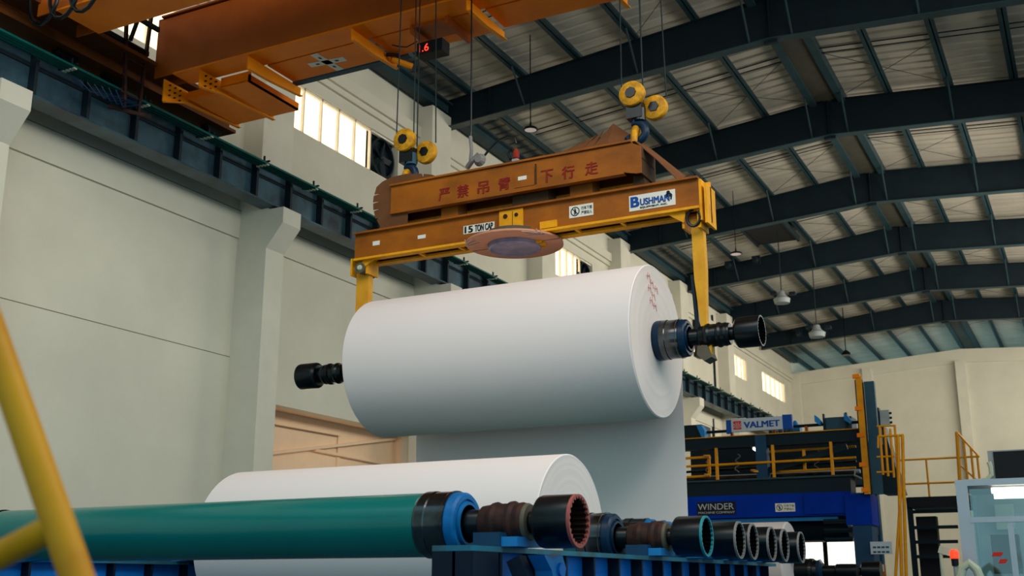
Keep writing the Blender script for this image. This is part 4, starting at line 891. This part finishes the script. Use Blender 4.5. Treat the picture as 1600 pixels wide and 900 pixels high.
# dark spools waiting by the winder
for i, (u, y_) in enumerate(((1268, 19.5), (1330, 20.3))):
    p = PY(u, 893, y_); t = thing('core_chuck', 'dark %s waiting low in front of the winder' % ['ringed roller end, left one', 'cylindrical chuck, right one'][i], 'chuck', (p.x, y_, p.z), 'dark chucks before the winder')
    if i == 0:
        MB().lathe((p.x, y_, p.z), [(-0.25, 0.21), (0.05, 0.21), (0.05, 0.19), (0.12, 0.18), (0.14, 0.1), (0.4, 0.1), (0.42, 0.12), (0.75, 0.12)], 'x', 32).build('roller_end', 'black', t, True)
        MB().lathe((p.x, y_, p.z), [(-0.02, 0.214), (0.03, 0.214)], 'x', 32).build('ring', 'steel_ring', t, True)
        MB().lathe((p.x, y_, p.z), [(0.10, 0.18), (0.16, 0.2), (0.2, 0.14)], 'x', 32).build('flange', 'navy_flange', t, True)
    else:
        MB().lathe((p.x, y_, p.z), [(-0.2, 0.08), (-0.18, 0.13), (0.05, 0.13), (0.07, 0.07), (0.16, 0.07), (0.2, 0.17), (0.5, 0.17)], 'x', 32).build('chuck_body', 'black', t, True)
# ---- stair with yellow railings right of the winder
def vtube(pts, r, name, parent, m='yellow'): return MB().tube(pts, r, 8).build(name, m, parent)
hs = thing('yellow_stair', 'yellow railed steep stair at the right side of the winder', 'stairs', (-3.4, 24, 0))
YS = 24.0
def Q(u, v, y=YS): return PY(u, v, y)
for u in (1405, 1412): vtube([Q(u+4, 905), Q(u, 760), Q(u-2, 680)], 0.035, 'stringer', hs)
vtube([Q(1399, 905), Q(1408, 760)], 0.03, 'stringer', hs)
vtube([Q(1372, 682), Q(1412, 680)], 0.025, 'rail', hs); vtube([Q(1372, 700, YS), Q(1372, 682)], 0.02, 'rail', hs)
for u, v0, v1 in ((1374, 666, 742), (1382, 668, 744), (1391, 670, 746), (1398, 664, 760)): vtube([Q(u, v0, 25), Q(u+6, v1, 25)], 0.025, 'post', hs)
for v in (666, 714, 738): vtube([Q(1370, v, 25), Q(1398, v-1, 25)], 0.02, 'rail', hs)
t = thing('switch_box', 'small grey switch box with knobs on the post beside the tall yellow ladder guide', 'box', Q(1386, 655, 25))
p = Q(1384, 650, 25.1); MB().box(p.x-0.11, p.x+0.08, 25.02, 25.2, p.z-0.22, p.z+0.12).build('case', 'grey', t)
MB().box(p.x-0.15, p.x-0.12, 25.0, 25.2, p.z-0.6, p.z+0.18).build('mounting_plate', 'winder_dark', t)
for k in range(3): MB().lathe((p.x+0.08, 25.06, p.z-0.15+0.1*k), [(0, 0.025), (0.05, 0.025)], 'x', 10).build('knob', 'ink', t)
# platform behind with railing
pf = thing('service_platform', 'dark service platform with yellow handrail between the stair and the glass cabin', 'platform', (-3.9, 30, 0))
YP = 30.0
x0, x1 = PY(1418, 780, YP).x, PY(1600, 780, YP).x
zd = PY(1450, 776, YP).z
MB().box(x0, x1, YP, YP+2, zd-0.25, zd).build('deck', 'ink', pf)
for v in (797, 822, 845, 868): z = PY(1450, v, YP).z; MB().box(x0, PY(1495, v, YP).x, YP+0.2, YP+0.3, z-0.06, z+0.02).build('cross_member', 'winder_dark', pf)
MB().box(x0-0.05, x0+0.08, YP+0.1, YP+0.2, 0, zd).build('leg', 'winder_dark', pf)
MB().box(PY(1430, 850, YP).x, PY(1462, 850, YP).x, YP+0.5, YP+0.9, 1.6, PY(1450, 805, YP).z).build('cabinet', 'ink', pf)
for z in (PY(1450, 717, YP).z, PY(1450, 755, YP).z): vtube([(x0-0.1, YP, z), (PY(1530, 710, YP).x, YP, z)], 0.025, 'handrail', pf)
x = PY(1450, 750, YP).x; vtube([(x, YP, zd), (x, YP, PY(1450, 717, YP).z)], 0.025, 'post', pf)
pa, pb = PY(1495, 675, YP), PY(1530, 714, YP); 
vtube([pa, pb], 0.025, 'stair_rail', pf); vtube([PY(1502, 728, YP), PY(1528, 752, YP)], 0.025, 'stair_rail', pf)
vtube([PY(1500, 755, YP), pa], 0.045, 'post', pf)
for f in (0.3, 0.62, 0.9): q = pa.lerp(pb, f); vtube([(q.x, YP, zd), q], 0.028, 'post', pf)
# ---- glass cabin
cb = thing('control_cabin', 'white framed glass control cabin with fluorescent tubes at the right edge', 'cabin', (0.0, 18.8, 0))
YC = 18.0; xl = -1.84; xr_ = 1.6; zt = 3.03
fr = lambda *a: MB().box(*a)
fr(xl, xr_, YC, YC+2.4, zt, zt+0.06).build('roof', 'alu', cb)
fr(xl, xl+0.16, YC, YC+0.08, 0, zt).build('corner_post', 'alu', cb)
fr(xl, xl+0.06, YC+2.32, YC+2.4, 0, zt).build('corner_post', 'alu', cb)
fr(xl+0.16, xr_, YC, YC+0.06, zt-0.03, zt).build('header', 'alu', cb)
zt2 = PY(1540, 812, YC).z
fr(xl+0.16, xr_, YC-0.01, YC+0.07, zt2-0.04, zt2+0.04).build('transom', 'alu', cb)
x = PY(1582, 850, YC).x; fr(x-0.04, x+0.04, YC, YC+0.06, 0, zt2-.04).build('door_frame', 'alu', cb)
fr(xl+0.16, xl+0.20, YC, YC+0.06, 0, zt2-.04).build('door_frame', 'alu', cb)
fr(xl+0.18, xr_, YC+0.025, YC+0.035, 0.1, zt-0.08).build('glazing', 'glass', cb)
fr(xl+0.02, xl+0.03, YC+0.08, YC+2.32, 0.9, zt-0.05).build('side_glazing', 'glass', cb)
fr(xl, xr_, YC+2.34, YC+2.4, 0, zt).build('back_wall', 'sign_grey', cb)
for (dy, dz) in ((0.5, 2.955), (0.9, 2.90), (1.9, 2.84)):
    x0 = xl+(0.45 if dy < 1.5 else 0.95); MB().tube([(x0, YC+dy, dz), (xr_-0.2, YC+dy, dz)], 0.045, 10).build('fluorescent_tube', 'tube', cb)
p = PY(1553, 870, YC); 
for (u, v, w_) in ((1558, 866, 0.16), (1567, 877, 0.13)):
    q = PY(u, v, YC); MB().prism([(q.x-w_/2, q.z-0.03), (q.x+w_/2-0.03, q.z-0.03), (q.x+w_/2, q.z+0.03), (q.x-w_/2+0.03, q.z+0.03)], 'xz', YC+0.018, YC+0.024).build('door_sticker', 'ink_red', cb)
MB().box(xl+0.28, xl+0.68, YC+1.6, YC+1.95, 1.75, 2.35).build('wall_cabinet', 'ink', cb)
MB().box(xl+0.35, xl+0.62, YC+2.1, YC+2.3, 2.45, 2.85).build('air_conditioner', 'white', cb)
for i in range(3):
    x = xl+0.85+0.45*i; MB().box(x, x+0.42, YC+2.3, YC+2.335, 1.0, 2.6).build('wall_panel', 'white', cb)
# things on the cabin roof
p = PY(1548, 757, YC+0.3); t = thing('equipment_box', 'dark fronted grey equipment box on the glass cabin roof', 'box', (p.x+0.6, YC+0.5, zt+0.06))
MB().box(p.x, 1.2, YC+0.3, YC+0.9, zt+0.06, zt+0.50).build('case', 'grey', t)
MB().box(p.x+0.08, 1.15, YC+0.28, YC+0.3, zt+0.08, zt+0.48).build('front_panel', 'ink', t)
pts = [PY(u, v, YC+0.2) for u, v in ((1492, 757), (1505, 753), (1525, 752), (1542, 750), (1549, 742), (1548, 730), (1545, 722))]
tag(MB().tube(pts, 0.035, 8).build('duct_hose', 'clip', None, True), 'pale flexible hose lying on the cabin roof edge and curling up', 'hose')
# beacon
p = PY(1491, 866, 17.2); t = thing('warning_beacon', 'glowing red warning beacon on a post beside the cabin', 'beacon', (p.x, 17.2, 0))
MB().lathe(p, [(-0.06, 0.05), (-0.04, 0.06), (0.03, 0.06), (0.06, 0.04), (0.07, 0.0)], 'z', 20).build('lens', 'beacon', t, True)
MB().lathe(p, [(-0.16, 0.045), (-0.06, 0.05)], 'z', 20).build('base', 'ink', t, True)
MB().tube([(p.x, 17.2, 0), (p.x, 17.2, p.z-0.16)], 0.03, 8).build('pole', 'grey', t)
a = PY(1467, 858, 17.4); tag(MB().bar(a, (p.x-0.05, 17.4, p.z+0.02), 0.06, 0.10).tube([(a.x+.02, 17.4, 0), (a.x+.02, 17.4, a.z)], 0.025, 8).build('sensor_arm', 'clip'), 'pale yellow sensor arm pointing at the red beacon', 'sensor')
pts = [PY(u, v, 16.5) for u, v in ((1500, 905), (1504, 888), (1514, 880), (1526, 890), (1532, 905))]
tag(MB().tube(pts+[(pts[-1].x+0.02, 16.5, 0)], 0.06, 10).build('white_hose', 'clip', None, True), 'pale bent hose below the red beacon', 'hose')

# ================================================================== FOREGROUND YELLOW STAIR RAIL
t = thing('stair_handrail', 'blurred yellow tube handrail crossing the lower left corner close to the camera', 'handrail', (-1.7, 1.5, 0))
A_ = PY(-25, 485, 1.5); B_ = PY(85, 800, 1.5); D_ = PY(130, 930, 1.5)
d = (D_-B_).normalized()
MB().tube([A_+(A_-B_)*0.6, A_, B_, D_, D_+d*1.9], 0.030, 20).build('top_rail', 'yellow', t, True)
E_ = PY(88, 822, 1.5); G_ = PY(-40, 888, 1.5)
MB().tube([E_, G_, G_+(G_-E_)*2], 0.027, 20).build('mid_rail', 'yellow', t, True)
e = D_+d*1.9; 
MB().tube([(-1.9-0.5, 1.5, 1.35), (-2.4, 1.5, 0.0)], 0.024, 16).build('post', 'yellow', t, True)
